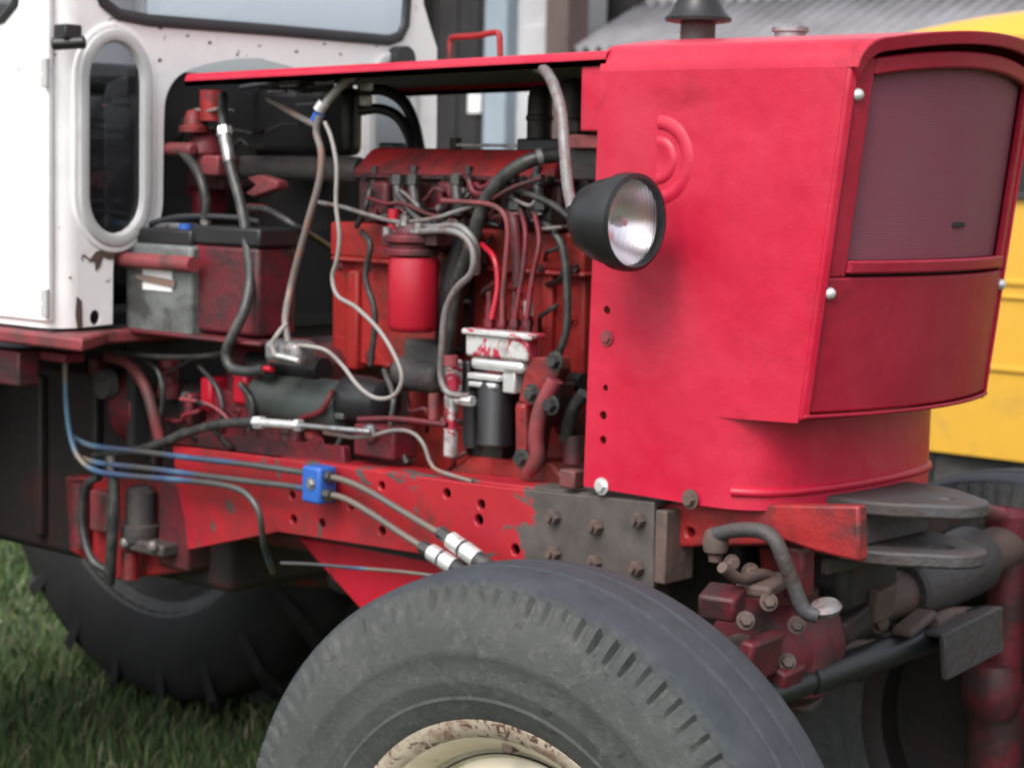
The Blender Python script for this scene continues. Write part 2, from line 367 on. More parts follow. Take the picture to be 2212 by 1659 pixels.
# ---- barn with corrugated roof
bl = Vector((-3, 14, 0))
barn = thing('barn', 'long low barn with grey corrugated sheet roof behind the yellow van', 'barn', bl)
xl, xr_ = PY(1285, 60, 12).x, 14.
bm = bmesh.new(); box(bm, xl+.2, xr_-.2, 12.2, 18.8, 0, 2.62); obj('wall', bm, M['wallw'], barn)
PIT = .15; EZ0 = 2.61; SL = .48
def roofrow(y0, y1, lift, name):
    bm = bmesh.new(); seg = 8; nn = int((xr_-xl)/PIT)*seg
    rows = []
    for y in (y0, y1):
        rows.append([bm.verts.new((xl+i*PIT/seg, y, EZ0+(y-11.7)*SL+lift*(1 if y == y0 else 0)+.036*math.cos(2*math.pi*i/seg))) for i in range(nn+1)])
    lo = [[bm.verts.new(v.co-Vector((0, 0, .012))) for v in r] for r in rows]
    for i in range(nn):
        bm.faces.new((rows[0][i], rows[0][i+1], rows[1][i+1], rows[1][i])); bm.faces.new((lo[0][i], lo[1][i], lo[1][i+1], lo[0][i+1]))
        bm.faces.new((rows[0][i], lo[0][i], lo[0][i+1], rows[0][i+1])); bm.faces.new((rows[1][i], rows[1][i+1], lo[1][i+1], lo[1][i]))
    return obj('roof_sheet', bm, M['roofsheet'], barn, fixn=False)
for k, y in enumerate((11.7, 12.72, 13.74, 14.76)): roofrow(y, y+1.1, .02, 'roof_sheet')
bm = bmesh.new(); box(bm, xl, xr_, 11.72, 11.80, EZ0-.16, EZ0-.05); obj('eave_board', bm, M['post'], barn)
# back slope and ridge
bm = bmesh.new(); zt = EZ0+(15.86-11.7)*SL
sheet(bm, lambda s, t: Vector((xl+(xr_-xl)*s, 15.86+3.5*t, zt+.02-3.5*t*SL)), 1, 1, (0, 0, .03)); obj('back_roof_slope', bm, M['roofsheet'], barn)
# ---- taller shed left of it
sl_ = Vector((-11.6, 13.5, 0))
shed = thing('shed', 'tall shed with dark board gate between white plastered piers', 'shed', sl_)
X = lambda u: PY(u, 100, 12.).x
bm = bmesh.new(); box(bm, X(1132), X(1236), 11.9, 12.5, 0, 4.6); obj('white_pier', bm, M['wallw'], shed, .01)
bm = bmesh.new(); box(bm, X(1084), X(1132)-.003, 11.75, 12.4, 0, 4.6); obj('pier_shade_side', bm, M['wallshade'], shed, .01)  # left side of the white pier, its shade carried by the colour
bm = bmesh.new(); box(bm, X(1150), X(1234), 11.84, 11.897, 0, PY(1190, 55, 11.85).z); obj('plaster_panel', bm, M['wallw'], shed, .01)
bm = bmesh.new(); box(bm, X(1238), X(1286), 11.6, 11.9, 0, 4.6); obj('brown_post', bm, M['post'], shed, .01)
gx0, gx1 = X(898), X(1084); nb = 8
for k in range(nb):
    a = gx0+(gx1-gx0)*k/nb; b = gx0+(gx1-gx0)*(k+1)/nb
    bm = bmesh.new(); box(bm, a+.006, b-.006, 12.15+.01*(k % 2), 12.2, .05, 4.5); obj('gate_board', bm, M['wallg'], shed)
bm = bmesh.new(); box(bm, gx0-.02, gx0+.10, 11.95, 12.3, 0, 4.6); obj('gate_post', bm, M['wallg'], shed, .01)
a = PY(1014, 200, 12.14); b = PY(1041, 245, 12.14)
bm = bmesh.new(); box(bm, a.x, b.x, 12.12, 12.147, b.z, a.z); obj('notice', bm, M['label'], shed)
bm = bmesh.new(); box(bm, gx0-.1, X(1286)+.1, 11.5, 17, 4.6, 4.75); obj('roof', bm, M['roofsheet'], shed)
bm = bmesh.new(); box(bm, gx0, X(1286), 12.6, 16.8, 0, 4.59); obj('wall', bm, M['wallg'], shed)
# ================================================================== YELLOW VAN
VY = 4.6; vx0 = PY(1790, 400, VY).x; vx1 = vx0+4.5; vyb = VY+1.85
van = thing('van', 'bright yellow van parked behind the front of the red tractor', 'van', ((vx0+vx1)/2, VY+.92, 0))
zb_, zs, zr = .42, 1.473, 2.285
def vprof(x):   # roof height along length
    t = (x-vx0)
    e = min(t/1.15, 1.); return zr-.12*(1-e)**2 - .015*(1-min(t/2.2, 1))
def vsec(x, s):
    zt = vprof(x); yc = (VY+vyb)/2; hw = (vyb-VY)/2
    pts = [(-1, zb_), (-1.0, zb_+.35), (-1.0, 1.13), (-.995, zs), (-.955, zt-.20), (-.93, zt-.12), (-.86, zt-.05), (-.6, zt-.005), (0, zt+.02)]
    pts = pts+[(-a, b) for a, b in pts[-2::-1]]
    f = s*(len(pts)-1); i = min(int(f), len(pts)-2); k = f-i
    a = pts[i][0]*(1-k)+pts[i+1][0]*k; b = pts[i][1]*(1-k)+pts[i+1][1]*k
    return Vector((x, yc+a*hw, b))
bm = bmesh.new(); NS = 16
xs = [vx0+.0, vx0+.06, vx0+.2, vx0+.5, vx0+.9, vx0+1.4, vx0+2.2, vx0+3.4, vx1]
rows = [[bm.verts.new(vsec(x, s/NS)) for s in range(NS+1)] for x in xs]
for i in range(len(xs)-1):
    for s in range(NS): bm.faces.new((rows[i][s], rows[i+1][s], rows[i+1][s+1], rows[i][s+1]))
    bm.faces.new((rows[i][0], rows[i][NS], rows[i+1][NS], rows[i+1][0]))
bm.faces.new(rows[0]); bm.faces.new(rows[-1][::-1])
body = obj('body', bm, M['yellow'], van, ang=50)
def vanwin(xa, xb, za, zb2):
    bm = bmesh.new(); o = [Vector((xa, VY-.004, za)), Vector((xb, VY-.004, za)), Vector((xb, VY+.03, zb2)), Vector((xa, VY+.03, zb2))]
    plate(bm, o, [], (0, -.02, 0)); obj('window_rubber', bm, M['seal'], van, .006)
    i = [Vector((xa+.035, VY-.006, za+.035)), Vector((xb-.035, VY-.006, za+.035)), Vector((xb-.035, VY+.026, zb2-.035)), Vector((xa+.035, VY+.026, zb2-.035))]
    bm = bmesh.new(); plate(bm, i, [], (0, -.022, 0)); obj('window', bm, M['vanglass'], van)
wz = PY(2200, 110, VY).z
xw = PY(2162, 250, VY).x
for k in range(3): vanwin(xw+k*1.0, xw+k*1.0+.93, zs, wz)
for zz, hh in ((PY(2150, 608, VY).z, .012), (PY(2150, 795, VY).z, .012), (PY(2150, 640, VY).z, .008)):
    bm = bmesh.new(); box(bm, vx0+.1, vx1-.05, VY-.012, VY+.02, zz-hh, zz+hh); obj('side_moulding', bm, M['yellow'], body, .005)
bm = bmesh.new(); box(bm, vx0+.3, vx1-.05, VY+.02, VY+.08, PY(2150, 82, VY).z-.012, PY(2150, 82, VY).z+.012); obj('gutter', bm, M['yellow'], body, .005)
bm = bmesh.new(); box(bm, vx0+.1, vx1-.1, VY+.12, vyb-.12, .25, zb_-.003); obj('underbody', bm, M['dark'], van)
for wx in (vx0+.75, vx0+3.5):
    for wy, sg in ((VY+.12, -1), (vyb-.12, 1)):
        bm = bmesh.new(); lathe(bm, [(.2, .1), (.30, .1), (.33, .07), (.33, -.07), (.30, -.1), (.2, -.1)], (wx, wy, .33), (0, 1, 0), 40); tw = obj('wheel', bm, M['tyred'], van)
        bm = bmesh.new(); lathe(bm, [(0, .05), (.12, .06), (.2, .09), (.2, -.09)], (wx, wy, .33), (0, sg, 0), 30); obj('rim', bm, M['rimgrey'], tw)

# ================================================================== TRACTOR
T = thing('tractor', 'old red farm tractor with white cab and its engine side cover removed', 'tractor', (0, 0, 0))
YC = -.06; HW = .28; YN = YC-HW; YF = YC+HW
# ---- front cowl: side panels with bolt holes, arched top, lower apron
def XN(y, z): return .136+.123*(z-1.19)+.055*(1-((y-YC)/HW)**2)
def side_poly(y):
    return [Vector(p) for p in ((-.285, y, 1.036), (-.272, y, 1.7149), (XN(YN, 1.7149), y, 1.7149), (XN(YN, 1.40), y, 1.40), (XN(YN, 1.18), y, 1.182), (.03, y, 1.178), (-.068, y, 1.176), (-.07, y, 1.034))]
hole_uv = [(1311, 670, .007), (1308, 838, .0055), (1303, 897, .0075), (1303, 950, .007)]
bm = bmesh.new()
plate(bm, side_poly(YN), [circ(PY(u, v, YN), r, EX, EZ) for u, v, r in hole_uv], (0, .003, 0))
plate(bm, side_poly(YF), [], (0, -.003, 0))
def top_sec(s):
    a = s*2-1; sg = -1 if a < 0 else 1; a = abs(a)
    # corner radius then crown
    r = .045
    if a > .78:
        k = (a-.78)/.22; th = k*math.pi/2
        return YC+sg*(HW-r+r*math.sin(th)), 1.715+r*math.cos(th)
    k = a/.78; return YC+sg*(HW-r)*k, 1.760+.020*(1-k*k)
def topf(s, t, x0=-.272, dz=0., ext=.018):
    y, z = top_sec(s); xe = XN(y, z)+ext; return Vector((x0+(xe-x0)*t, y, z+dz))
sheet(bm, lambda s, t: topf(s, t), 60, 6)
# lower apron wrapped round the nose
plan = [(-.071, YN), (-.03, YN), (.005, YN+.004), (.035, YN+.018), (.06, YN+.045), (.078, YN+.09), (.092, YN+.17), (.097, YC)]
plan = plan+[(a, 2*YC-b) for a, b in plan[-2::-1]]
pl3 = crom([Vector((a, b, 0)) for a, b in plan], 4)
def apr(s, t):
    f = s*(len(pl3)-1); i = min(int(f), len(pl3)-2); p = pl3[i].lerp(pl3[i+1], f-i); return Vector((p.x, p.y, 1.034+.16*t))
sheet(bm, apr, len(pl3)-1, 3)
hood = obj('hood', bm, M['hood'], T, ang=34)
# pressed bead near apron's lower edge and the lip under the nose
bm = bmesh.new(); k0 = int(len(pl3)*.17)
tube(bm, [Vector((p.x-.001, p.y, 1.062)) for p in pl3[k0:-k0]], .0075, sub=1); obj('pressed_bead', bm, M['hood'], hood)
bm = bmesh.new()
def lipf(s, t):
    y = YN+.004+(2*HW-.008)*s; return Vector((XN(y, 1.185)-.06+.068*t, y, 1.183+.012*t))
sheet(bm, lipf, 20, 2, (0, 0, -.006)); obj('nose_lip', bm, M['nose'], hood, .002)
# rear flange strips of the cowl
bm = bmesh.new(); a = PY(1268, 132, YN+.02); b = PY(1268, 285, YN+.02)
box(bm, a.x, -.270, YN+.006, YN+.016, b.z, 1.735); obj('rear_flange', bm, M['hood'], hood, .003)
bm = bmesh.new(); xa, xb, z0, z1 = pbox(bm, 1226, 292, 1302, 322, YN+.018, .012); obj('flange_tab', bm, M['pink'], hood, .003)
bm = bmesh.new(); pbox(bm, 1232, 322, 1288, 390, YN+.03, .02); obj('flange_bracket', bm, M['engdark'], hood, .003)
# bolts on the cowl
bm = bmesh.new(); hexbolt(bm, PY(1300, 1050, YN-.001), (0, -1, 0), .010, .009); obj('bolt', bm, M['bright'], hood)
bm = bmesh.new(); hexbolt(bm, PY(1311, 730, YN-.001), (0, -1, 0), .009, .006); obj('bolt', bm, M['pink'], hood)
bm = bmesh.new(); hexbolt(bm, PY(1492, 1078, YN-.004), (0, -1, 0), .011, .012); obj('bolt', bm, M['brown'], hood)
# stamped emblem: half ring round a half disc
ec = PY(1420, 347, YN); rr = .066
bm = bmesh.new()
lathe(bm, [(rr*.70, -.002), (rr*.76, .0018), (rr*.84, .0038), (rr*.95, .0036), (rr*1.05, .0012), (rr*1.14, -.002)], ec, (0, -1, 0), 40, math.pi/2, 1.5*math.pi)
ob = obj('stamped_emblem', bm, M['hood'], hood)
bm = bmesh.new()
lathe(bm, [(0, .0015), (rr*.28, .0015), (rr*.38, .003), (rr*.48, .0042), (rr*.56, .0018), (rr*.61, -.002)], ec, (0, -1, 0), 40, math.pi/2, 1.5*math.pi)
obj('stamped_emblem', bm, M['hood'], hood)
# ---- grille door in the nose
gr = bpy.data.objects.new('grille', None); COL.objects.link(gr); child(gr, T)
def nf(y, z, off): return Vector((XN(y, z)+off, y, z))
def topz(y): return 1.760+.020*(1-min(1, abs((y-YC)/(HW-.045)))**2)-.004
def strip(name, y0, y1, z0f, z1f, off, th, mat, nu=16, nv=6, bevel=.004):
    bm = bmesh.new()
    sheet(bm, lambda s, t: nf(y0+(y1-y0)*s, z0f(y0+(y1-y0)*s)*(1-t)+z1f(y0+(y1-y0)*s)*t, off), nu, nv, (th, 0, 0))
    return obj(name, bm, mat, gr, bevel)
c = lambda v: (lambda y: v)
ZM0 = 1.425; HI = HW-.012
strip('mesh_screen', YC-HI+.035, YC+HI-.035, c(ZM0+.004), lambda y: topz(y)-.048, -.022, .006, M['screen'], 24, 12, 0)
strip('frame_rail', YC-HI, YC-HI+.036, c(ZM0-.0205), lambda y: topz(y)-.026, -.012, .012, M['nose'])
strip('frame_rail', YC+HI-.036, YC+HI, c(ZM0-.0205), lambda y: topz(y)-.026, -.012, .012, M['nose'])
strip('frame_rail', YC-HI+.037, YC+HI-.037, lambda y: topz(y)-.052, lambda y: topz(y)-.026, -.012, .014, M['nose'], 24)
strip('frame_rail', YC-HI+.037, YC+HI-.037, c(ZM0-.016), c(ZM0+.004), -.010, .016, M['nose'], 24)
strip('backing', YC-HI+.01, YC+HI-.01, c(1.2), lambda y: topz(y)-.045, -.05, .01, M['engdark'], 24, 12, 0)
strip('lower_panel', YC-HI+.002, YC+HI-.002, c(1.196), c(ZM0-.021), -.010, .010, M['nose'], 24, 6)
# outer arched lip of the shell
bm = bmesh.new()
def archlip(s, t):
    y, z = top_sec(s); k = 1-.055*t
    return Vector((XN(y, z)+.019-.004*t, YC+(y-YC)*(1-.045*t), z-.020*t))
sheet(bm, archlip, 40, 2, (-.008, 0, 0)); obj('arch_lip', bm, M['nose'], hood, .002)
for sg in (-1, 1):
    bm = bmesh.new(); y = YC+sg*(HW-.001)
    sheet(bm, lambda s, t: nf(y-sg*.014*s, 1.186+(1.72-1.186)*t, -.006+.002*s), 2, 10, (.010, 0, 0)); obj('edge_lip', bm, M['hood'], hood, .004, 3)
for u, v, y in ((1850, 205, YN+.022), (1760, 632, YN+.022), (2148, 614, None), (2212, 240, None)):
    p = PY(u, v, y) if y is not None else PY(u, v, YF-.022)
    p = Vector((XN(p.y, p.z)+.001, p.y, p.z)); bm = bmesh.new(); dome(bm, p, (1, 0, 0), .0095, .010); obj('bolt', bm, M['bright'], gr)
p = PX(2045, 485, .19); bm = bmesh.new(); box(bm, XN(p.y, p.z)-.017, XN(p.y, p.z)-.013, p.y-.018, p.y+.018, p.z-.004, p.z+.004); obj('latch_slot', bm, M['dark'], gr, .001)
# radiator behind the cowl
bm = bmesh.new(); box(bm, -.16, -.05, YN+.04, YF-.04, 1.06, 1.70); rad = obj('radiator', bm, M['engdark'], T, .01)
# ---- long hood top towards the cab
bm = bmesh.new()
HX0, HX1 = PY(398, 165, YN).x, -.262
def htop_sec(s):
    a = s*2-1; sg = -1 if a < 0 else 1; a = abs(a); h = HW-.002; r = .012
    if a > .92: return YC+sg*h, -r-.010*(a-.92)/.08
    if a > .80:
        th = (a-.80)/.12*math.pi/2; return YC+sg*(h-r+r*math.sin(th)), -r+r*math.cos(th)
    k = a/.80; return YC+sg*(h-r)*k, .007*(1-k*k)
def htop(s, t, d=0.):
    y, z = htop_sec(s); return Vector((HX0+(HX1-HX0)*t, YC+(y-YC)*(1-d*4), 1.727+(1.750-1.727)*t+z-d))
sheet(bm, htop, 50, 8, (0, 0, -.003))
hoodtop = obj('hood_top', bm, M['hood'], T, ang=34)
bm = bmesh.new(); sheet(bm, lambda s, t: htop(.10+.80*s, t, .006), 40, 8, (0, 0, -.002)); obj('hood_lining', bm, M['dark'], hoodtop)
bm = bmesh.new(); YH = YF-.03
tube(bm, [PY(973, 150, YH), PY(972, 100, YH), PY(973, 86, YH), PY(982, 81, YH), PY(1030, 78, YH), PY(1066, 71, YH), PY(1078, 75, YH), PY(1080, 100, YH), PY(1081, 145, YH)], .0065, sub=4); obj('hood_grab_rail', bm, M['engine'], T)
# ---- exhaust stack and radiator cap
ex = bpy.data.objects.new('air_intake_stack', None); COL.objects.link(ex); child(ex, T)
c0 = PY(1507, 78, YC); rp = 38/F*depth(c0)
bm = bmesh.new(); lathe(bm, [(0, -.03), (rp, -.03), (rp, .03), (rp*1.04, .03), (rp*1.04, .04), (rp*.9, .045), (0, .045)], c0, (0, 0, 1), 32); obj('pipe', bm, M['greym'], ex)
bm = bmesh.new(); lathe(bm, [(0, .03), (rp*1.55, .022), (rp*1.88, .024), (rp*1.9, .030), (rp*1.6, .040), (rp*1.15, .065), (rp*1.1, .085), (rp*.9, .10), (0, .10)], c0, (0, 0, 1), 40); obj('cap', bm, M['black'], ex)
c0 = PY(1707, 76, YC); bm = bmesh.new(); lathe(bm, [(0, -.01), (.026, -.01), (.026, .003), (.031, .005), (.031, .012), (.022, .017), (0, .018)], c0, (0, 0, 1), 28); obj('radiator_cap', bm, M['steel'], T)
# ---- headlight on its bracket
hc = PY(1357, 480, -.47); ha = Vector((1, -.02, -.03)).normalized()
Rl = .5*198/F*depth(hc)
bm = bmesh.new(); lathe(bm, [(0, -.100), (.020, -.099), (.038, -.092), (.053, -.076), (Rl*.90, -.052), (Rl*.97, -.032), (Rl*1.0, -.02), (Rl*1.0, -.014), (Rl*1.07, -.012), (Rl*1.09, 0), (Rl*1.07, .014), (Rl*.97, .018), (Rl*.95, .008), (Rl*.95, -.02)], hc, ha, 44)
hl = obj('headlight', bm, M['black'], T)
bm = bmesh.new(); lathe(bm, [(0, -.055), (Rl*.2, -.052), (Rl*.5, -.042), (Rl*.8, -.022), (Rl*.945, 0)], hc, ha, 44); obj('reflector', bm, M['refl'], hl)
bm = bmesh.new(); lathe(bm, [(0, .018), (Rl*.4, .016), (Rl*.8, .009), (Rl*.94, .004), (Rl*.94, .001), (Rl*.8, .006), (Rl*.4, .013), (0, .015)], hc, ha, 44); obj('lens', bm, M['lens'], hl)
bm = bmesh.new(); lathe(bm, [(0, -.03), (.008, -.028), (.010, -.015), (.006, -.006), (0, -.004)], hc, ha, 16); obj('bulb', bm, M['bright'], hl)
bm = bmesh.new(); ptube(bm, [(1160, 146, -.30), (1176, 152, -.335), (1188, 168, -.36), (1198, 190, -.38), (1212, 240, -.395), (1219, 320, -.41), (1226, 400, -.44), (1236, 452, -.465)], .0095, n=12); obj('headlight_bracket', bm, M['dull'], T)
bm = bmesh.new(); cyl(bm, hc+Vector((-.08, .02, -.03)), Vector((hc.x-.08, YN+.002, hc.z-.03)), .011); obj('headlight_arm', bm, M['black'], T)

# ---- engine
eng = bpy.data.objects.new('engine', None); COL.objects.link(eng); child(eng, T)
bm = bmesh.new(); pbox(bm, 712, 492, 1262, 572, -.175, .24); pbox(bm, 716, 566, 1262, 812, -.160, .24); pbox(bm, 712, 570, 1262, 584, -.182, .05)
xa = PY(712, 650, -.16).x
for u in (745, 960, 1165): pbox(bm, u, 584, u+26, 800, -.172, .03)
pbox(bm, 880, 800, 1262, 1050, -.150, .22)
obj('engine_block', bm, M['block'], eng, .006)
bm = bmesh.new(); pbox(bm, 772, 384, 1210, 492, -.165, .22)
for i, u in enumerate((800, 868, 940, 985, 1062, 1128)): pbox(bm, u, 392, u+34, 470, -.20, .05)
obj('cylinder_head', bm, M['engdirty'], eng, .008)
bm = bmesh.new(); za = PY(990, 384, -.16).z; zt = PY(990, 322, -.13).z; x0 = PY(770, 350, -.15).x; x1 = PY(1208, 350, -.15).x
vv = []
for x, ins in ((x0, 0), (x1, 0)):
    for y, z, dx in ((-.165, za, 0), (-.160, za+.012, .002), (-.135, zt-.004, .022), (-.125, zt, .026), (.05, zt, .026), (.07, za, 0)):
        vv.append(bm.verts.new((x+(dx if x == x0 else -dx*.3), y, z)))
for i in range(6): bm.faces.new((vv[i], vv[(i+1) % 6], vv[6+(i+1) % 6], vv[6+i]))
bm.faces.new(vv[:6][::-1]); bm.faces.new(vv[6:]); obj('valve_cover', bm, M['engine'], eng, .006)
bm = bmesh.new(); pbox(bm, 766, 380, 1214, 391, -.178, .1); obj('valve_cover_flange', bm, M['engdirty'], eng, .003)
for u in (820, 905, 1022, 1170):
    bm = bmesh.new(); t = PY(u, 385, -.150); cyl(bm, t, t+Vector((0, 0, .016)), .008, 8); cyl(bm, t+Vector((0, -.02, -.05)), t+Vector((0, -.012, .022)), .007, 10); obj('stud', bm, M['greym'], eng)
for u in (858, 892, 985, 1105, 1160):
    bm = bmesh.new(); t = PY(u, 400, -.215); b = PY(u+8, 468, -.225); cyl(bm, b, t, .010, 12); cyl(bm, t, t+Vector((0, .002, .018)), .014, 6); cyl(bm, b+Vector((0, 0, .012)), b+Vector((0, 0, .026)), .016, 6); obj('injector', bm, M['rubber'], eng)
bm = bmesh.new(); t = PY(848, 318, -.06); box(bm, t.x-.02, t.x+.02, -.08, -.04, t.z-.02, t.z+.008); obj('breather', bm, M['black'], eng, .004)
bm = bmesh.new(); t = PY(985, 312, -.05); cyl(bm, t-Vector((0, 0, .02)), t+Vector((0, 0, .012)), .012, 8); obj('stud', bm, M['engdark'], eng)
bm = bmesh.new(); pbox(bm, 985, 311, 1150, 318, -.09, .03); obj('cover_strip', bm, M['steel'], eng, .001)
# intake elbow (dark rounded) and second elbow behind
bm = bmesh.new(); pcylz(bm, 1137, 1192, 185, 318, -.09, prof=[(0, 0), (1.15, 0), (1.15, .12), (1., .14), (1., .42), (1.1, .44), (1.1, .5), (1., .52), (.97, .8), (.8, .93), (.45, 1.), (0, 1.)]); obj('intake_elbow', bm, M['engdark'], eng)
bm = bmesh.new(); pcylz(bm, 1202, 1268, 170, 255, -.20, prof=[(0, 0), (1, 0), (1, .5), (.85, .85), (.5, 1.), (0, 1.)]); obj('thermostat_cap', bm, M['engdark'], eng)
bm = bmesh.new(); pbox(bm, 1115, 300, 1212, 330, -.12, .1); obj('intake_flange', bm, M['black'], eng, .004)
bm = bmesh.new(); pbox(bm, 1205, 330, 1270, 500, -.13, .12); obj('front_cover', bm, M['engdark'], eng, .006)
bm = bmesh.new(); pbox(bm, 1205, 232, 1275, 252, -.19, .03); pbox(bm, 1210, 255, 1250, 290, -.15, .08); obj('coolant_neck', bm, M['greym'], eng, .006)
# water hose
bm = bmesh.new(); ptube(bm, [(1205, 335, -.20), (1150, 345, -.235), (1098, 375, -.25), (1058, 420, -.25), (1035, 470, -.25), (1015, 540, -.25), (985, 620, -.24), (972, 720, -.23), (968, 800, -.20)], .0130, n=14); obj('water_hose', bm, M['rubber'], eng)
bm = bmesh.new(); ptube(bm, [(1015, 500, -.22), (990, 590, -.22), (975, 650, -.22), (968, 740, -.20)], .026, n=14); obj('water_hose', bm, M['black'], eng)
for pts, r in (([(780, 500, -.20), (800, 530, -.21), (790, 600, -.21), (810, 680, -.21), (800, 790, -.21)], .006), ([(1150, 470, -.21), (1195, 500, -.22), (1220, 560, -.22), (1225, 700, -.22), (1205, 770, -.22)], .007), ([(1060, 400, -.22), (1120, 412, -.23), (1190, 440, -.24), (1230, 470, -.25)], .006), ([(860, 420, -.23), (900, 470, -.24), (960, 500, -.24)], .007), ([(800, 410, -.21), (790, 450, -.22), (770, 490, -.21)], .006)):
    bm = bmesh.new(); ptube(bm, pts, r); obj('wire_loom', bm, M['rubber'], eng)
bm = bmesh.new(); pcylx(bm, 1150, 1206, 440, 490, -.20, 20); obj('thermostat_housing', bm, M['engdark'], eng)
for k in range(8):
    bm = bmesh.new(); hexbolt(bm, PY(790+k*57, 386+k*.3, -.179), (0, -1, 0), .0055, .006); obj('bolt', bm, M['engdark'], eng)
bm = bmesh.new(); pbox(bm, 868, 735, 950, 800, -.215, .06); pcylx(bm, 862, 955, 768, 842, -.20, 24); obj('tacho_drive_housing', bm, M['greym'], eng, .01)
# injection lines
for pts, r, mk in (
    ([(690, 438, -.24), (740, 448, -.25), (800, 466, -.255), (860, 480, -.26), (930, 474, -.26), (985, 458, -.255), (1040, 440, -.25)], .0045, 'dull'),
    ([(795, 428, -.235), (835, 440, -.245), (870, 440, -.24), (930, 465, -.25), (980, 470, -.25)], .004, 'engdirty'),
    ([(955, 434, -.25), (1010, 437, -.26), (1060, 443, -.265), (1088, 462, -.27), (1097, 500, -.27), (1093, 560, -.27), (1086, 640, -.27), (1085, 700, -.27)], .0048, 'pink'),
    ([(1010, 452, -.24), (1060, 432, -.25), (1110, 405, -.25), (1170, 385, -.24)], .0045, 'engdirty'),
    ([(1040, 528, -.24), (1068, 560, -.255), (1075, 620, -.26), (1062, 690, -.27)], .0055, 'redclean'),
    ([(1120, 440, -.22), (1135, 500, -.25), (1130, 580, -.26), (1112, 690, -.27)], .005, 'engdirty'),
    ([(1150, 440, -.22), (1165, 520, -.25), (1150, 600, -.26), (1138, 690, -.27)], .005, 'engdirty'),
    ([(850, 505, -.27), (900, 502, -.285), (960, 498, -.29), (1000, 510, -.29), (1022, 545, -.29), (1018, 590, -.29), (985, 625, -.29), (962, 675, -.29), (955, 750, -.29), (953, 815, -.285), (970, 850, -.285), (1015, 856, -.28)], .0065, 'dull'),
    ([(860, 488, -.26), (930, 492, -.27), (985, 488, -.28), (1015, 508, -.28), (1030, 540, -.27), (1030, 590, -.25)], .0065, 'dull'),
    ([(1095, 440, -.21), (1110, 480, -.235), (1118, 560, -.24), (1118, 620, -.24)], .011, 'engdirty')):
    bm = bmesh.new(); ptube(bm, pts, r, n=10, sub=6); obj('fuel_line', bm, M[mk], eng)
for k in range(9):
    bm = bmesh.new(); hexbolt(bm, PY(735+k*62, 577+k*.5, -.183), (0, -1, 0), .006, .006); obj('bolt', bm, M['engdirty'], eng)
for u, v in ((760, 700), (800, 770), (905, 760), (1190, 640), (1230, 560), (1235, 690)):
    bm = bmesh.new(); hexbolt(bm, PY(u, v, -.161), (0, -1, 0), .009, .008); obj('bolt', bm, M['engine'], eng)
for a_, b_ in (((1172, 339, -.223), (1160, 342, -.23)), ((1020, 520, -.25), (1016, 536, -.25))):
    bm = bmesh.new(); ptube(bm, [a_, b_], .0150, sub=1, n=16); obj('hose_clamp', bm, M['dull'], eng)
rw = random.Random(21)
def messy(n_, ua, ub, va, vb, y0, y1, par, mats, rmin=.003, rmax=.006, span=150):
    for _ in range(n_):
        u, v = rw.uniform(ua, ub), rw.uniform(va, vb); an = rw.uniform(-1.0, 1.0)+(math.pi/2 if rw.random() < .4 else 0); L_ = rw.uniform(.5, 1.)*span; pts = []
        for k in range(5):
            t_ = k/4-.5; pts.append((u+L_*t_*math.cos(an)+rw.uniform(-14, 14), v+L_*t_*math.sin(an)*.6+rw.uniform(-14, 14)+40*(t_*t_-.25), y0+(y1-y0)*(1-4*t_*t_)+(.03 if k in (0, 4) else 0)))
        bm = bmesh.new(); r_ = rw.uniform(rmin, rmax); ptube(bm, pts, r_, n=8, sub=5); wl = obj('wire_loom', bm, M[rw.choice(mats)], par)
        if rw.random() < .6:
            bm = bmesh.new(); p_ = PY(*pts[0]); q_ = PY(*pts[1]); d_ = (q_-p_).normalized(); cyl(bm, p_-d_*.004, p_+d_*.014, r_*1.9, 6); obj('line_nut', bm, M['dull'], par)
messy(14, 800, 1180, 400, 500, -.20, -.235, eng, ['rubber', 'engdirty', 'dull', 'black'])
messy(7, 960, 1240, 520, 700, -.185, -.215, eng, ['rubber', 'engdirty', 'black'], span=130)
messy(6, 860, 1000, 820, 1000, -.20, -.24, eng, ['rubber', 'engdirty', 'wireg'], span=130)
for k in range(14):
    bm = bmesh.new(); u, v = rw.uniform(790, 1230), rw.uniform(405, 480); hexbolt(bm, PY(u, v, -.202), (0, -1, rw.uniform(-.2, .6)), rw.uniform(.006, .010), .012); obj('bolt', bm, M[rw.choice(['engdark', 'dull', 'engdirty'])], eng)
for k in range(12):
    u, v = rw.uniform(730, 1230), rw.uniform(600, 800); bm = bmesh.new(); a_ = rw.uniform(10, 26); pbox(bm, u, v, u+a_, v+rw.uniform(10, 26), -.170, .03); obj('casting_pad', bm, M[rw.choice(['block', 'engine', 'engdirty'])], eng, .004)
# fuel filter
bm = bmesh.new(); b, t, r = pcylz(bm, 837, 946, 556, 716, -.265, 36, [(0, 0), (.8, 0), (.93, .03), (1, .09), (1, .94), (.97, .97), (.97, 1.), (0, 1.)]); ff = obj('fuel_filter', bm, M['redclean'], T)
bm = bmesh.new(); cc = PY(890, 552, -.265)
lathe(bm, [(0, 0), (r*1.08, 0), (r*1.08, .012), (r*.9, .014), (r*.9, .022), (r*1.12, .024), (r*1.12, .036), (r*.7, .042), (r*.5, .058), (0, .058)], cc, (0, 0, 1), 30)
box(bm, cc.x-.06, cc.x-.02, cc.y-.02, cc.y+.03, cc.z+.015, cc.z+.034); box(bm, cc.x+.02, cc.x+.075, cc.y-.015, cc.y+.03, cc.z+.02, cc.z+.045); box(bm, cc.x-.02, cc.x+.02, cc.y+.02, cc.y+.1, cc.z+.005, cc.z+.04)
obj('filter_head', bm, M['engdirty'], ff, .002)
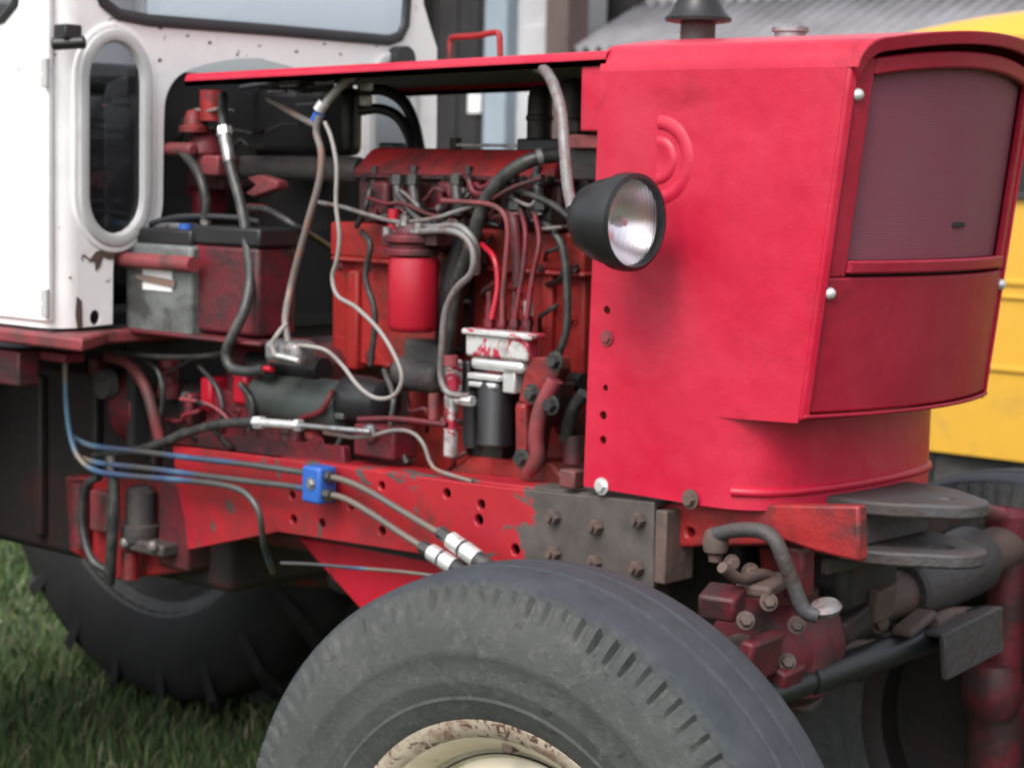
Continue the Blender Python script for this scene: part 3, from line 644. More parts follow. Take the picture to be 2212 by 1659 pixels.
for dx, dz in ((-.045, .04), (.035, .05), (.0, .062)):
    bm = bmesh.new(); cyl(bm, cc+Vector((dx, -.02, dz-.008)), cc+Vector((dx, -.02, dz+.010)), .009, 6); obj('banjo_bolt', bm, M['steel'], ff)
bm = bmesh.new(); pcylz(bm, 838, 862, 452, 500, -.25); obj('bleed_nut', bm, M['redclean'], ff)
bm = bmesh.new(); pbox(bm, 950, 560, 1000, 760, -.19, .04); obj('filter_bracket', bm, M['black'], ff, .004)
# injection pump
pump = bpy.data.objects.new('injection_pump', None); COL.objects.link(pump); child(pump, T)
bm = bmesh.new(); x0, x1, z0, z1 = pbox(bm, 1004, 724, 1140, 776, -.285, .03); obj('pump_cover', bm, M['alu'], pump, .006)
bm = bmesh.new(); pbox(bm, 996, 716, 1148, 729, -.292, .04); obj('cover_plate', bm, M['alu'], pump, .003)
bm = bmesh.new(); pbox(bm, 1014, 776, 1128, 803, -.282, .03); obj('pump_body', bm, M['bright'], pump, .008)
bm = bmesh.new(); pbox(bm, 1008, 808, 1076, 822, -.285, .06); pbox(bm, 1010, 826, 1068, 838, -.285, .06); pbox(bm, 1085, 790, 1112, 850, -.275, .04); obj('pump_flange', bm, M['bright'], pump, .003)
bm = bmesh.new(); pbox(bm, 996, 778, 1012, 960, -.25, .05); pbox(bm, 1010, 838, 1085, 1000, -.225, .06); obj('pump_housing', bm, M['black'], pump, .006)
bm = bmesh.new(); pcylz(bm, 1030, 1106, 822, 962, -.255, 32, [(0, 0), (.95, 0), (1.04, .02), (1.04, .06), (1, .08), (1, .95), (.9, 1.), (0, 1.)]); obj('oil_filter', bm, M['black'], pump)
bm = bmesh.new(); pcylz(bm, 1000, 1042, 845, 965, -.235, 24); obj('governor_canister', bm, M['black'], pump)
for u in (1057, 1085, 1112, 1140):
    bm = bmesh.new(); pcylz(bm, u-10, u+10, 660, 722, -.25, 6); pcylz(bm, u-14, u+14, 690, 706, -.25, 6); pcylz(bm, u-7, u+7, 630, 665, -.25, 10); obj('delivery_union', bm, M['engdirty'], pump)
bm = bmesh.new(); pcylz(bm, 1131, 1152, 650, 682, -.262, 6); obj('union_cap', bm, M['wirew'], pump)
bm = bmesh.new(); pbox(bm, 950, 776, 982, 850, -.275, .025); pbox(bm, 956, 851, 976, 990, -.255, .02); obj('lift_pump', bm, M['alu'], pump, .006)
bm = bmesh.new(); pcylz(bm, 958, 990, 768, 790, -.29, 16); obj('priming_knob', bm, M['pink'], pump)
bm = bmesh.new(); pcylz(bm, 925, 948, 850, 905, -.285, 14); obj('sediment_bowl', bm, M['pink'], pump)
bm = bmesh.new(); pcylx(bm, 1000, 1022, 852, 876, -.28, 6); pcylx(bm, 985, 1000, 855, 873, -.28, 6); obj('union_nut', bm, M['alu'], pump)
# timing case with ribbed red cover in front of it
tc = bpy.data.objects.new('timing_case', None); COL.objects.link(tc); child(tc, T)
def poly_y(name, uv, y, th, mat, par, bev=.004):
    bm = bmesh.new(); plate(bm, [PY(u, v, y) for u, v in uv], [], (0, th, 0)); return obj(name, bm, mat, par, bev)
poly_y('cover_arm', [(1140, 772), (1208, 770), (1212, 800), (1180, 860), (1150, 880), (1118, 868)], -.275, .03, M['engine'], tc)
poly_y('cover_arm', [(1172, 800), (1212, 830), (1205, 880), (1160, 930), (1150, 1000), (1118, 1010), (1112, 985), (1112, 870), (1150, 850)], -.265, .04, M['engdirty'], tc)
poly_y('cover_rib', [(1112, 872), (1134, 872), (1140, 1008), (1116, 1012)], -.285, .03, M['engine'], tc, .006)
bm = bmesh.new(); ptube(bm, [(1200, 820, -.285), (1170, 880, -.29), (1158, 940, -.29), (1160, 990, -.285), (1140, 1018, -.28)], .014, n=12); obj('cover_pipe', bm, M['pink'], tc)
for u, v in ((1192, 875), (1150, 850), (1200, 780), (1128, 990)):
    bm = bmesh.new(); hexbolt(bm, PY(u, v, -.292), (0, -1, 0), .012, .014); obj('bolt', bm, M['rubber'], tc)
bm = bmesh.new(); pbox(bm, 1205, 770, 1275, 1045, -.12, .2); obj('case', bm, M['engdark'], tc, .006)
bm = bmesh.new(); pcylx(bm, 1205, 1262, 800, 842, -.20, 20); obj('fan_belt_tensioner', bm, M['black'], tc)
bm = bmesh.new(); pcylz(bm, 1215, 1262, 940, 1000, -.22, 14); obj('water_pump_boss', bm, M['engdirty'], tc)
bm = bmesh.new(); ptube(bm, [(1262, 850, -.24), (1235, 890, -.24), (1222, 950, -.23)], .012); obj('drive_belt', bm, M['rubber'], tc)
bm = bmesh.new(); pbox(bm, 1206, 1015, 1240, 1056, -.34, .03); obj('mount_tab', bm, M['pink'], tc, .004)
bm = bmesh.new(); pcylx(bm, 1215, 1262, 880, 940, -.19, 20); obj('pulley', bm, M['engdirty'], tc)
poly_y('sump_side', [(1010, 985), (1190, 1000), (1240, 1060), (940, 1040)], -.23, .1, M['block'], tc, .006)
# ---- starter motor
bm = bmesh.new(); a, b, r = pcylx(bm, 566, 758, 800, 914, -.25, 36, [(0, 0), (.86, 0), (.9, .04), (1, .05), (1, .93), (.95, 1.), (0, 1.)]); stt = obj('starter_motor', bm, M['starter'], T)
bm = bmesh.new(); pcylx(bm, 757, 838, 808, 914, -.25, 36, [(0, 0), (1.0, 0), (1.0, .5), (.93, .6), (.9, .95), (.7, 1.), (0, 1.)]); obj('end_cap', bm, M['black'], stt)
bm = bmesh.new(); pcylx(bm, 545, 700, 755, 808, -.245, 28); obj('solenoid', bm, M['black'], stt)
bm = bmesh.new(); pbox(bm, 566, 736, 640, 788, -.372, .06); obj('terminal_block', bm, M['steel'], stt, .014, 3)
bm = bmesh.new(); ptube(bm, [(596, 768, -.377), (620, 773, -.38), (646, 780, -.38)], .005); obj('terminal_strip', bm, M['bright'], stt)
bm = bmesh.new(); pcylx(bm, 568, 588, 789, 803, -.36, 10); obj('terminal_boot', bm, M['redclean'], stt)
bm = bmesh.new(); pbox(bm, 628, 886, 740, 900, -.292, .02); obj('through_bolt', bm, M['starter'], stt, .003)
# ---- battery on its tray
bat = bpy.data.objects.new('battery', None); COL.objects.link(bat); child(bat, T)
bm = bmesh.new(); pbox(bm, 270, 528, 412, 724, -.335, .22); obj('case', bm, M['battcase'], bat, .008)
bm = bmesh.new(); pbox(bm, 274, 494, 412, 530, -.325, .2); obj('lid', bm, M['black'], bat, .006)
bm = bmesh.new(); pcylx(bm, 238, 418, 542, 576, -.350, 24); obj('hold_down_bar', bm, M['pink'], bat)
bm = bmesh.new(); pbox(bm, 308, 582, 371, 628, -.337, .004); obj('label_sticker', bm, M['label'], bat)
poly_y('strap', [(288, 596), (300, 592), (376, 606), (376, 622), (300, 606)], -.341, .003, M['wireg'], bat, .001)
bm = bmesh.new(); pcylz(bm, 330, 362, 470, 500, -.26, 14); pbox(bm, 322, 482, 390, 494, -.29, .05); obj('terminal_clamp', bm, M['steel'], bat, .003)
bm = bmesh.new(); pcylz(bm, 386, 418, 484, 504, -.28, 12); obj('terminal_cover', bm, M['bluepl'], bat)
bm = bmesh.new(); pcylz(bm, 432, 456, 476, 496, -.27, 12); obj('vent_plug', bm, M['steel'], bat)
bm = bmesh.new(); pbox(bm, 246, 723, 560, 733, -.35, .14); tray = obj('battery_tray', bm, M['engdirty'], T, .004)
bm = bmesh.new(); pbox(bm, 412, 532, 556, 722, -.315, .10); obj('tool_box', bm, M['engdirty'], T, .008)
bm = bmesh.new(); pbox(bm, 410, 490, 560, 531, -.317, .103); obj('tool_box_lid', bm, M['black'], T, .006)
# ---- firewall, tank, steering box behind the hood
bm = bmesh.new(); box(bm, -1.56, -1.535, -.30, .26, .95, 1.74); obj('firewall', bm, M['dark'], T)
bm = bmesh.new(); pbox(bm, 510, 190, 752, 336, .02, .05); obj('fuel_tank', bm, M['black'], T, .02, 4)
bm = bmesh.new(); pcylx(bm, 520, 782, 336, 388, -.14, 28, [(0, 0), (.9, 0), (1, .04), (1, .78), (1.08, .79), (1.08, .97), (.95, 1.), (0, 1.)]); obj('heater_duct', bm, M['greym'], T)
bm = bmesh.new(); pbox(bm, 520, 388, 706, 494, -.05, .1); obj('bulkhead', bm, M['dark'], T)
stb = bpy.data.objects.new('steering_box', None); COL.objects.link(stb); child(stb, T)
bm = bmesh.new(); pcylz(bm, 432, 486, 196, 262, -.20, 20); obj('column', bm, M['engine'], stb)
bm = bmesh.new(); pcylz(bm, 386, 452, 236, 286, -.22, 24, [(0, 0), (1, 0), (1, .2), (.7, .35), (.5, .9), (0, 1.)]); obj('cover', bm, M['engine'], stb)
bm = bmesh.new(); pcylz(bm, 398, 488, 286, 340, -.19, 24, [(0, 0), (1.0, 0), (1, .3), (.6, 1.), (0, 1.)]); pbox(bm, 395, 345, 480, 410, -.16, .1); obj('housing', bm, M['engdirty'], stb, .008)
bm = bmesh.new(); pcylx(bm, 360, 418, 308, 336, -.24, 20); pbox(bm, 418, 336, 470, 380, -.22, .06); obj('drop_arm', bm, M['pink'], stb, .005)
bm = bmesh.new(); pbox(bm, 368, 380, 430, 470, -.15, .08); pbox(bm, 366, 338, 400, 425, -.17, .08); obj('foot', bm, M['engdirty'], stb, .006)
poly_y('pedal_link', [(530, 384), (560, 378), (600, 392), (598, 408), (545, 426), (528, 418), (550, 400)], -.22, .03, M['pink'], T)
bm = bmesh.new(); pcylx(bm, 538, 572, 440, 462, -.2, 12); obj('pedal_pin', bm, M['pink'], T)
# wiring under the hood
for pts, r, mk, nm in (
    ([(772, 158, -.27), (745, 178, -.28), (715, 210, -.29), (694, 236, -.30)], .008, 'wirew', 'cable'),
    ([(580, 215, -.24), (615, 235, -.26), (650, 255, -.28), (684, 272, -.29)], .0065, 'wireg', 'cable'),
    ([(690, 250, -.31), (683, 285, -.31), (694, 330, -.31), (690, 390, -.31), (668, 470, -.31), (646, 550, -.31), (626, 630, -.31), (616, 690, -.35), (622, 740, -.36)], .0068, 'wireg', 'cable'),
    ([(702, 265, -.305), (716, 300, -.31), (727, 360, -.315), (726, 440, -.315), (733, 510, -.315), (728, 560, -.315), (718, 600, -.315), (730, 640, -.32), (770, 665, -.325), (820, 715, -.33), (856, 775, -.335), (868, 820, -.335), (850, 855, -.335), (812, 860, -.335), (775, 835, -.335), (740, 790, -.33), (705, 758, -.345), (665, 748, -.36), (640, 746, -.36)], .0042, 'wirew', 'cable'),
    ([(618, 700, -.355), (600, 722, -.375), (588, 745, -.38), (595, 770, -.38)], .005, 'wirew', 'cable'),
    ([(482, 205, -.25), (482, 250, -.27), (486, 300, -.28), (498, 360, -.29), (522, 450, -.30), (536, 540, -.31), (540, 610, -.32), (528, 670, -.345), (500, 730, -.362), (488, 765, -.365), (500, 795, -.365), (540, 803, -.362), (572, 797, -.36)], .0105, 'rubber', 'hose'),
    ([(395, 330, -.24), (420, 360, -.26), (438, 400, -.27), (445, 440, -.27), (442, 480, -.27)], .0095, 'rubber', 'hose'),
    ([(530, 450, -.2), (580, 455, -.22), (640, 490, -.22), (690, 520, -.12), (720, 540, -.02)], .007, 'rubber', 'hose'),
    ([(776, 196, -.0), (830, 196, .02), (872, 222, .03), (895, 270, .03), (908, 330, .02)], .012, 'black', 'hose'),
    ([(776, 240, -.02), (820, 236, 0), (858, 252, .01), (882, 290, .01), (892, 330, 0)], .011, 'black', 'hose'),
    ([(510, 175, -.1), (600, 188, -.1), (680, 180, -.1), (770, 170, -.1)], .007, 'seal', 'wire_loom'),
    ([(520, 190, -.12), (590, 182, -.12), (660, 196, -.12), (760, 186, -.12)], .005, 'seal', 'wire_loom'),
    ([(280, 500, -.30), (380, 470, -.28), (500, 470, -.26), (560, 480, -.25)], .006, 'seal', 'wire_loom'),
    ([(250, 760, -.3), (330, 770, -.31), (430, 770, -.31), (500, 760, -.31)], .006, 'rubber', 'wire_loom')):
    bm = bmesh.new(); ptube(bm, pts, r, n=10, sub=7); obj(nm, bm, M[mk], T)
bm = bmesh.new(); ptube(bm, [(700, 222, -.302), (688, 240, -.306)], .0115, sub=1); obj('cable_ferrule', bm, M['bright'], T)
bm = bmesh.new(); ptube(bm, [(690, 246, -.306), (682, 262, -.306)], .011, sub=1); obj('cable_tape', bm, M['bluepl'], T)
bm = bmesh.new(); ptube(bm, [(484, 280, -.282), (489, 312, -.284)], .0135, sub=1); ptube(bm, [(489, 312, -.284), (496, 350, -.288)], .0125, sub=1); obj('hose_fitting', bm, M['steel'], T)
bm = bmesh.new(); ptube(bm, [(484, 276, -.282), (486, 292, -.284)], .0155, sub=1, n=6); obj('hose_nut', bm, M['bright'], T)
bm = bmesh.new(); pbox(bm, 776, 178, 792, 196, -.04, .02); pbox(bm, 776, 206, 790, 230, -.04, .02); obj('hose_clip', bm, M['bright'], T, .003)
for u, v in ((625, 186), (660, 206), (660, 226), (600, 200), (700, 180)):
    bm = bmesh.new(); ptube(bm, [(u-18, v, -.13), (u+18, v-2, -.13)], .0045, sub=1); obj('spade_connector', bm, M['steel'], T)

# ---- frame beam, channel section with bolt holes
bu = [(592, 989), (1089, 1053), (1412, 1085), (1412, 1270), (1290, 1255), (1113, 1228), (930, 1200), (600, 1149), (405, 1188), (398, 1120), (380, 1040), (372, 962)]
YB = -.335
holes = [(824, 1049, .008), (965, 1066, .009), (1039, 1090, .009), (1034, 1123, .010), (1113, 1187, .010), (634, 1122, .009), (695, 1130, .009), (825, 1147, .009), (757, 1094, .008), (631, 1070, .008), (960, 1010+60, 0)]
bm = bmesh.new(); plate(bm, [PY(u, v, YB) for u, v in bu], [circ(PY(u, v, YB), r, EX, EZ) for u, v, r in holes if r > 0], (0, .012, 0))
beam = obj('frame_beam', bm, M['beam'], T, .002)
a, b = PY(592, 989, YB), PY(1412, 1085, YB)
bm = bmesh.new(); plate(bm, [a+Vector((0, .0122, 0)), b+Vector((0, .0122, 0)), b+Vector((0, .08, 0)), a+Vector((0, .08, 0))], [], (0, 0, -.01)); obj('top_flange', bm, M['beam'], beam, .002)
bm = bmesh.new(); box(bm, -1.3, -.15, YB+.06, YB+.07, .84, .98); obj('web_backing', bm, M['engdark'], beam)
for u, v in ((1200, 1116), (1291, 1137), (1200, 1194), (1287, 1214), (1383, 1123), (1379, 1226)):
    bm = bmesh.new(); hexbolt(bm, PY(u, v, YB-.0005), (0, -1, 0), .013, .014, False); cyl(bm, PY(u, v, YB), PY(u, v, YB)+Vector((0, -.022, 0)), .006, 10); obj('bolt', bm, M['brown'], beam)
bm = bmesh.new(); box(bm, -1.3, -.15, YF+.0, YF+.012, .86, 1.01); obj('frame_beam', bm, M['beam'], T, .002)
# red plate below the beam
poly_y('sump_guard', [(640, 1160), (1010, 1222), (960, 1260), (792, 1332), (700, 1230)], -.27, .012, M['redclean'], T)
bm = bmesh.new(); box(bm, -1.05, -.35, -.22, .12, .72, .95); obj('oil_sump', bm, M['engdark'], T, .03)
# ---- hydraulic pipes
for pts, r, mk in (
    ([(160, 945, -.37), (200, 963, -.37), (300, 975, -.37), (420, 990, -.37), (540, 1004, -.37), (650, 1020, -.37), (700, 1028, -.37), (745, 1038, -.37), (800, 1063, -.375), (870, 1105, -.38), (960, 1158, -.39)], .0062, 'pipe'),
    ([(165, 985, -.375), (215, 1000, -.375), (320, 1012, -.375), (430, 1026, -.375), (540, 1040, -.375), (640, 1052, -.375), (700, 1066, -.375), (745, 1077, -.375), (800, 1108, -.38), (860, 1148, -.385), (930, 1192, -.39)], .0062, 'pipe'),
    ([(140, 755, -.40), (142, 850, -.40), (150, 930, -.395), (168, 985, -.39), (205, 1016, -.385), (280, 1028, -.385), (380, 1036, -.385), (470, 1046, -.385), (525, 1062, -.385), (556, 1098, -.385), (565, 1140, -.375), (572, 1185, -.34), (590, 1235, -.24)], .0062, 'pipe'),
    ([(608, 1216, -.36), (680, 1219, -.36), (760, 1226, -.36), (860, 1234, -.36), (960, 1246, -.36)], .0035, 'pipe')):
    bm = bmesh.new(); ptube(bm, pts, r, n=12, sub=6); obj('hydraulic_pipe', bm, M[mk], T)
bm = bmesh.new(); pbox(bm, 650, 1008, 690, 1088, -.392, .045); clampo = obj('pipe_clamp', bm, M['bluepl'], T, .006)
bm = bmesh.new(); hexbolt(bm, PY(672, 1045, -.392), (0, -1, 0), .008, .006); obj('bolt', bm, M['steel'], clampo)
for pts in ([(692, 1026, -.372), (716, 1032, -.372)], [(692, 1064, -.377), (716, 1072, -.377)]):
    bm = bmesh.new(); ptube(bm, pts, .0115, sub=1, n=6); obj('pipe_nut', bm, M['rubber'], clampo)
for (u, v), (u2, v2) in (((955, 1152), (1062, 1230)), ((915, 1182), (1010, 1240))):
    d = lambda k: (u+(u2-u)*k, v+(v2-v)*k, -.392-.004*k)
    bm = bmesh.new(); ptube(bm, [d(-.05), d(.18)], .012, sub=1, n=6); obj('hose_nut', bm, M['rubber'], T)
    bm = bmesh.new(); ptube(bm, [d(.18), d(.40)], .0155, sub=1, n=16); hf = obj('hose_fitting', bm, M['bright'], T)
    bm = bmesh.new(); ptube(bm, [d(.46), d(.72)], .0165, sub=1, n=16); obj('ferrule', bm, M['bright'], hf)
    bm = bmesh.new(); ptube(bm, [d(.40), d(.9), d(1.3), d(1.8)], .0145, n=14); obj('hydraulic_hose', bm, M['rubber'], T)
# throttle / brake cable above the beam
bm = bmesh.new(); ptube(bm, [(205, 985, -.32), (270, 978, -.33), (340, 960, -.34), (420, 930, -.345), (490, 914, -.345), (560, 912, -.345)], .0095, n=12); obj('control_cable', bm, M['rubber'], T)
bm = bmesh.new(); ptube(bm, [(556, 912, -.345), (650, 919, -.345)], .0085, sub=1, n=12); ptube(bm, [(552, 912, -.345), (568, 913, -.345)], .013, sub=1, n=6); ptube(bm, [(640, 918, -.345), (650, 919, -.345)], .012, sub=1, n=6); obj('cable_adjuster', bm, M['bright'], T)
bm = bmesh.new(); ptube(bm, [(650, 919, -.345), (770, 930, -.345), (800, 933, -.34)], .0055, sub=2); obj('cable_rod', bm, M['steel'], T)
bm = bmesh.new(); ptube(bm, [(775, 906, -.33), (860, 905, -.33), (965, 918, -.32)], .0055, sub=3); obj('linkage_rod', bm, M['engdirty'], T)
bm = bmesh.new(); ptube(bm, [(700, 935, -.33), (780, 945, -.33), (850, 930, -.33), (890, 935, -.33), (915, 960, -.33), (930, 1000, -.33), (950, 1018, -.33), (1020, 1040, -.33)], .004); obj('wire_loom', bm, M['wireg'], T)
bm = bmesh.new(); pbox(bm, 762, 920, 850, 990, -.30, .06); obj('bracket', bm, M['engdirty'], T, .006)
bm = bmesh.new(); dome(bm, PY(800, 935, -.305), (0, -1, 0), .017, .014); obj('swivel', bm, M['steel'], T)
# ---- clutch housing and gearbox (dark, dirty)
gb = bpy.data.objects.new('gearbox', None); COL.objects.link(gb); child(gb, T)
bm = bmesh.new(); box(bm, -2.5, -1.30, -.24, .12, .68, 1.10); obj('housing', bm, M['engdark'], gb, .02)
bm = bmesh.new(); box(bm, -1.31, -1.05, -.26, .14, .80, 1.20); obj('clutch_housing', bm, M['engdirty'], gb, .03)
bm = bmesh.new(); pbox(bm, 440, 850, 640, 985, -.28, .08); obj('inspection_cover', bm, M['engdirty'], gb, .01)
for u, v, uu in ((430, 815, 455), (500, 800, 530), (395, 850, 410)):
    bm = bmesh.new(); pbox(bm, u, v, uu, v+75, -.29, .08); obj('casting_rib', bm, M['redclean' if u > 410 else 'engdirty'], gb, .008)
bm = bmesh.new(); pcylx(bm, 300, 350, 790, 960, -.22, 28); obj('bell_flange', bm, M['engdirty'], gb, .006)
bm = bmesh.new(); ptube(bm, [(232, 770, -.30), (275, 785, -.30), (310, 830, -.30), (330, 890, -.30), (345, 950, -.29)], .012); obj('brake_lever', bm, M['pink'], gb)
bm = bmesh.new(); c_ = PY(235, 830, -.30); lathe(bm, [(0, .02), (.03, .02), (.034, .0), (0, 0)], c_, (0, -1, 0), 20); obj('brake_boss', bm, M['greym'], gb)
bm = bmesh.new(); ptube(bm, [(390, 862, -.31), (440, 870, -.31), (475, 888, -.31), (500, 915, -.31)], .004); obj('spring', bm, M['pink'], gb)
poly_y('casting_web', [(420, 920), (490, 880), (530, 910), (520, 960), (430, 975)], -.285, .03, M['engdirty'], gb, .006)
for u, v in ((560, 870), (600, 960), (455, 965), (690, 960), (720, 985)):
    bm = bmesh.new(); hexbolt(bm, PY(u, v, -.285), (0, -1, 0), .011, .010); obj('bolt', bm, M['engdirty'], gb)
poly_y('side_plate', [(380, 930), (740, 965), (745, 1004), (592, 988), (372, 960)], -.30, .02, M['engdirty'], gb)
for (ua, ub, va, vb, y, mk) in ((190, 232, 770, 900, -.22, 'engdirty'), (340, 392, 770, 860, -.25, 'engdirty'), (395, 430, 880, 965, -.26, 'engine'), (255, 300, 880, 960, -.20, 'engdirty'), (655, 700, 930, 990, -.27, 'engine'), (600, 640, 920, 975, -.275, 'engdirty')):
    bm = bmesh.new(); pcylz(bm, ua, ub, va, vb, y, 20, [(0, 0), (1, 0), (1, .3), (.75, .36), (.75, .7), (.9, .74), (.9, .95), (.5, 1.), (0, 1.)]); obj('casting_boss', bm, M[mk], gb)
for pts, r in (([(300, 770, -.28), (340, 800, -.29), (352, 860, -.29), (340, 930, -.28)], .006), ([(430, 790, -.29), (470, 840, -.30), (480, 900, -.30), (450, 960, -.29)], .005), ([(520, 830, -.3), (545, 870, -.305), (540, 930, -.3)], .007), ([(700, 830, -.24), (730, 880, -.26), (735, 950, -.27), (700, 990, -.28)], .006), ([(830, 800, -.24), (850, 860, -.26), (845, 930, -.27), (880, 1000, -.27)], .006)):
    bm = bmesh.new(); ptube(bm, pts, r); obj('wire_loom', bm, M['rubber'], gb)
for k in range(5):
    bm = bmesh.new(); box(bm, -2.35+k*.2, -2.32+k*.2, -.262, -.24, .72, 1.08); obj('housing_rib', bm, M['engdark'], gb, .006)
messy(9, 330, 720, 760, 960, -.27, -.31, gb, ['rubber', 'engdirty', 'black'], span=140)
messy(5, 380, 640, 200, 330, -.18, -.22, gb, ['seal', 'black', 'wireg'], span=150)
# lower left: brake cylinder, hoses, rear axle parts
poly_y('axle_housing', [(140, 1028), (375, 1030), (405, 1188), (400, 1236), (250, 1252), (150, 1190)], -.285, .06, M['engine'], gb, .006)
bm = bmesh.new(); pbox(bm, 340, 1040, 405, 1230, -.30, .08); obj('axle_bracket', bm, M['engdirty'], gb, .008)
bm = bmesh.new(); pcylz(bm, 262, 345, 1050, 1170, -.31, 24, [(0, 0), (.9, 0), (1, .05), (1, .3), (.8, .34), (.8, .9), (.5, 1.), (0, 1.)]); obj('brake_cylinder', bm, M['greym'], gb)
bm = bmesh.new(); pbox(bm, 258, 1168, 350, 1196, -.34, .06); obj('cylinder_flange', bm, M['greym'], gb, .006)
bm = bmesh.new(); pcylz(bm, 262, 300, 1190, 1250, -.32, 20); obj('axle_leg', bm, M['engine'], gb)
bm = bmesh.new(); pcylz(bm, 150, 200, 1040, 1180, -.30, 20); obj('axle_leg', bm, M['engdirty'], gb)
bm = bmesh.new(); dome(bm, PY(270, 1172, -.345), (0, -1, 0), .012, .01); obj('bolt', bm, M['dull'], gb)
bm = bmesh.new(); dome(bm, PY(330, 1180, -.345), (0, -1, 0), .012, .01); obj('bolt', bm, M['dull'], gb)
bm = bmesh.new(); ptube(bm, [(238, 985, -.37), (246, 1040, -.37), (245, 1120, -.37), (240, 1200, -.36), (236, 1260, -.35)], .012, n=12); obj('brake_hose', bm, M['rubber'], gb)
bm = bmesh.new(); ptube(bm, [(245, 1240, -.35), (200, 1210, -.36), (180, 1150, -.36), (178, 1090, -.36), (190, 1045, -.36), (215, 1030, -.36)], .009, n=12); obj('brake_hose', bm, M['rubber'], gb)
bm = bmesh.new(); pbox(bm, 192, 1060, 232, 1150, -.31, .05); obj('brake_bracket', bm, M['pink'], gb, .006)
# rear axle
AXX = -2.72
bm = bmesh.new(); cyl(bm, (AXX, -.75, .80), (AXX, .63, .80), .13, 24); cyl(bm, (AXX, -.35, .80), (AXX, .23, .80), .24, 28); obj('rear_axle', bm, M['engdark'], T, .01)
bm = bmesh.new(); ptube(bm, [(560, 1238, .1), (640, 1245, .12), (720, 1250, .14)], .02); obj('drag_link', bm, M['engdirty'], T)

# ---- front support casting
poly = [(1418, 1086), (1855, 1092), (1857, 1215), (1760, 1192), (1690, 1168), (1650, 1178), (1446, 1182), (1440, 1264), (1418, 1266)]
fs = bpy.data.objects.new('front_support', None); COL.objects.link(fs); child(fs, T)
bm = bmesh.new(); plate(bm, [PY(u, v, -.30) for u, v in poly], [circ(PY(1490, 1150, -.30), .008, EX, EZ)], (0, .025, 0)); obj('casting', bm, M['engine'], fs, .005)
bm = bmesh.new(); box(bm, -.13, .12, -.20, .15, .95, 1.03); obj('cross_member', bm, M['engdark'], fs, .01)
bm = bmesh.new(); a_ = PY(1422, 1100, -.33); b_ = PY(1442, 1262, -.33); box(bm, a_.x, b_.x, -.338, -.262, b_.z, a_.z); obj('end_flange', bm, M['brown'], fs, .003)
bm = bmesh.new(); box(bm, -.62, -.09, -.16, .1, .70, .96); obj('front_sump', bm, M['engdark'], fs, .02)
bm = bmesh.new(); box(bm, -.08, .09, -.12, .05, .84, .949); obj('pivot_block', bm, M['engdark'], fs, .02)
# ---- steering arm
bm = bmesh.new(); ptube(bm, [(1545, 1155, -.36), (1590, 1145, -.36), (1640, 1146, -.36), (1672, 1165, -.36), (1692, 1205, -.355), (1715, 1265, -.34), (1738, 1318, -.33), (1768, 1330, -.32)], .012, n=14); sa = obj('steering_arm', bm, M['greym'], T)
bm = bmesh.new(); pcylz(bm, 1516, 1574, 1140, 1212, -.355, 24, [(0, 0), (.5, 0), (.55, .2), (.9, .3), (1, .6), (.8, .9), (.4, 1.), (0, 1.)]); obj('ball_joint', bm, M['brown'], sa)
bm = bmesh.new(); pp = PY(1785, 1308, -.30); lathe(bm, [(0, 0), (.022, 0), (.026, .008), (.02, .016), (0, .018)], pp-Vector((0, 0, .01)), (0, -.3, 1), 20); obj('arm_pad', bm, M['dull'], sa)
# ---- front axle: tubular beam with trunnion, sleeve and kingpins
fa = bpy.data.objects.new('front_axle', None); COL.objects.link(fa); child(fa, T)
AZ = .80
bm = bmesh.new(); cyl(bm, (0.02, -.60, AZ-.04), (0.02, .56, AZ+.075), .042, 28); obj('beam_tube', bm, M['brown'], fa)
bm = bmesh.new(); lathe(bm, [(0, 0), (.056, 0), (.063, .008), (.063, .25), (.056, .265), (0, .265)], (.02, .16, AZ+.036), (0, 1, .1), 36); obj('sleeve', bm, M['greym'], fa)
bm = bmesh.new(); lathe(bm, [(0, 0), (.070, 0), (.078, .02), (.085, .07), (.085, .16), (.065, .20), (.055, .20), (0, .2)], (.02, -.30, AZ), (0, 1, 0), 32)
lathe(bm, [(.06, 0), (.085, .02), (.09, .1), (.075, .15), (.05, .17), (0, .17)], (.02, -.20, AZ-.09), (0, 0, 1), 28); lathe(bm, [(0, 0), (.06, 0), (.06, .02), (.0, .02)], (.02, -.20, AZ+.075), (0, 0, 1), 24); obj('trunnion', bm, M['engdirty'], fa)
for yk, nm in ((-.62, 0), (.545, 1)):
    bm = bmesh.new(); lathe(bm, [(0, 0), (.034, 0), (.038, .02), (.036, .30), (.044, .31), (.044, .36), (.03, .375), (0, .375)], (.02, yk, .57), (0, 0, 1), 24); obj('kingpin', bm, M['engdirty'], fa)
    bm = bmesh.new(); cyl(bm, (.0, yk, .505), (0, yk+(.1 if nm else -.1), .505), .045); cyl(bm, (.01, yk, .44), (.01, yk, .60), .055); obj('stub_axle', bm, M['engdirty'], fa)
bm = bmesh.new(); tube(bm, [PX(2060, 1112, .05), PX(2100, 1100, .05), PX(2162, 1112, .04)], .014, sub=4); obj('knuckle_arm', bm, M['pink'], fa)
bm = bmesh.new(); pa = PX(1745, 1470, .09); pb = PX(1930, 1405, .09); cyl(bm, pa, pb+(pb-pa)*1.1, .026, 20); cyl(bm, pa-(pb-pa)*1.2, pa, .022, 20); obj('tie_rod', bm, M['black'], fa)
bm = bmesh.new(); lathe(bm, [(0, 0), (.036, 0), (.040, .01), (.040, .09), (.048, .095), (.048, .115), (.03, .12), (0, .12)], PX(1788, 1300, .0), (0, 0, 1), 24); obj('pivot_pin_housing', bm, M['engdirty'], fa)
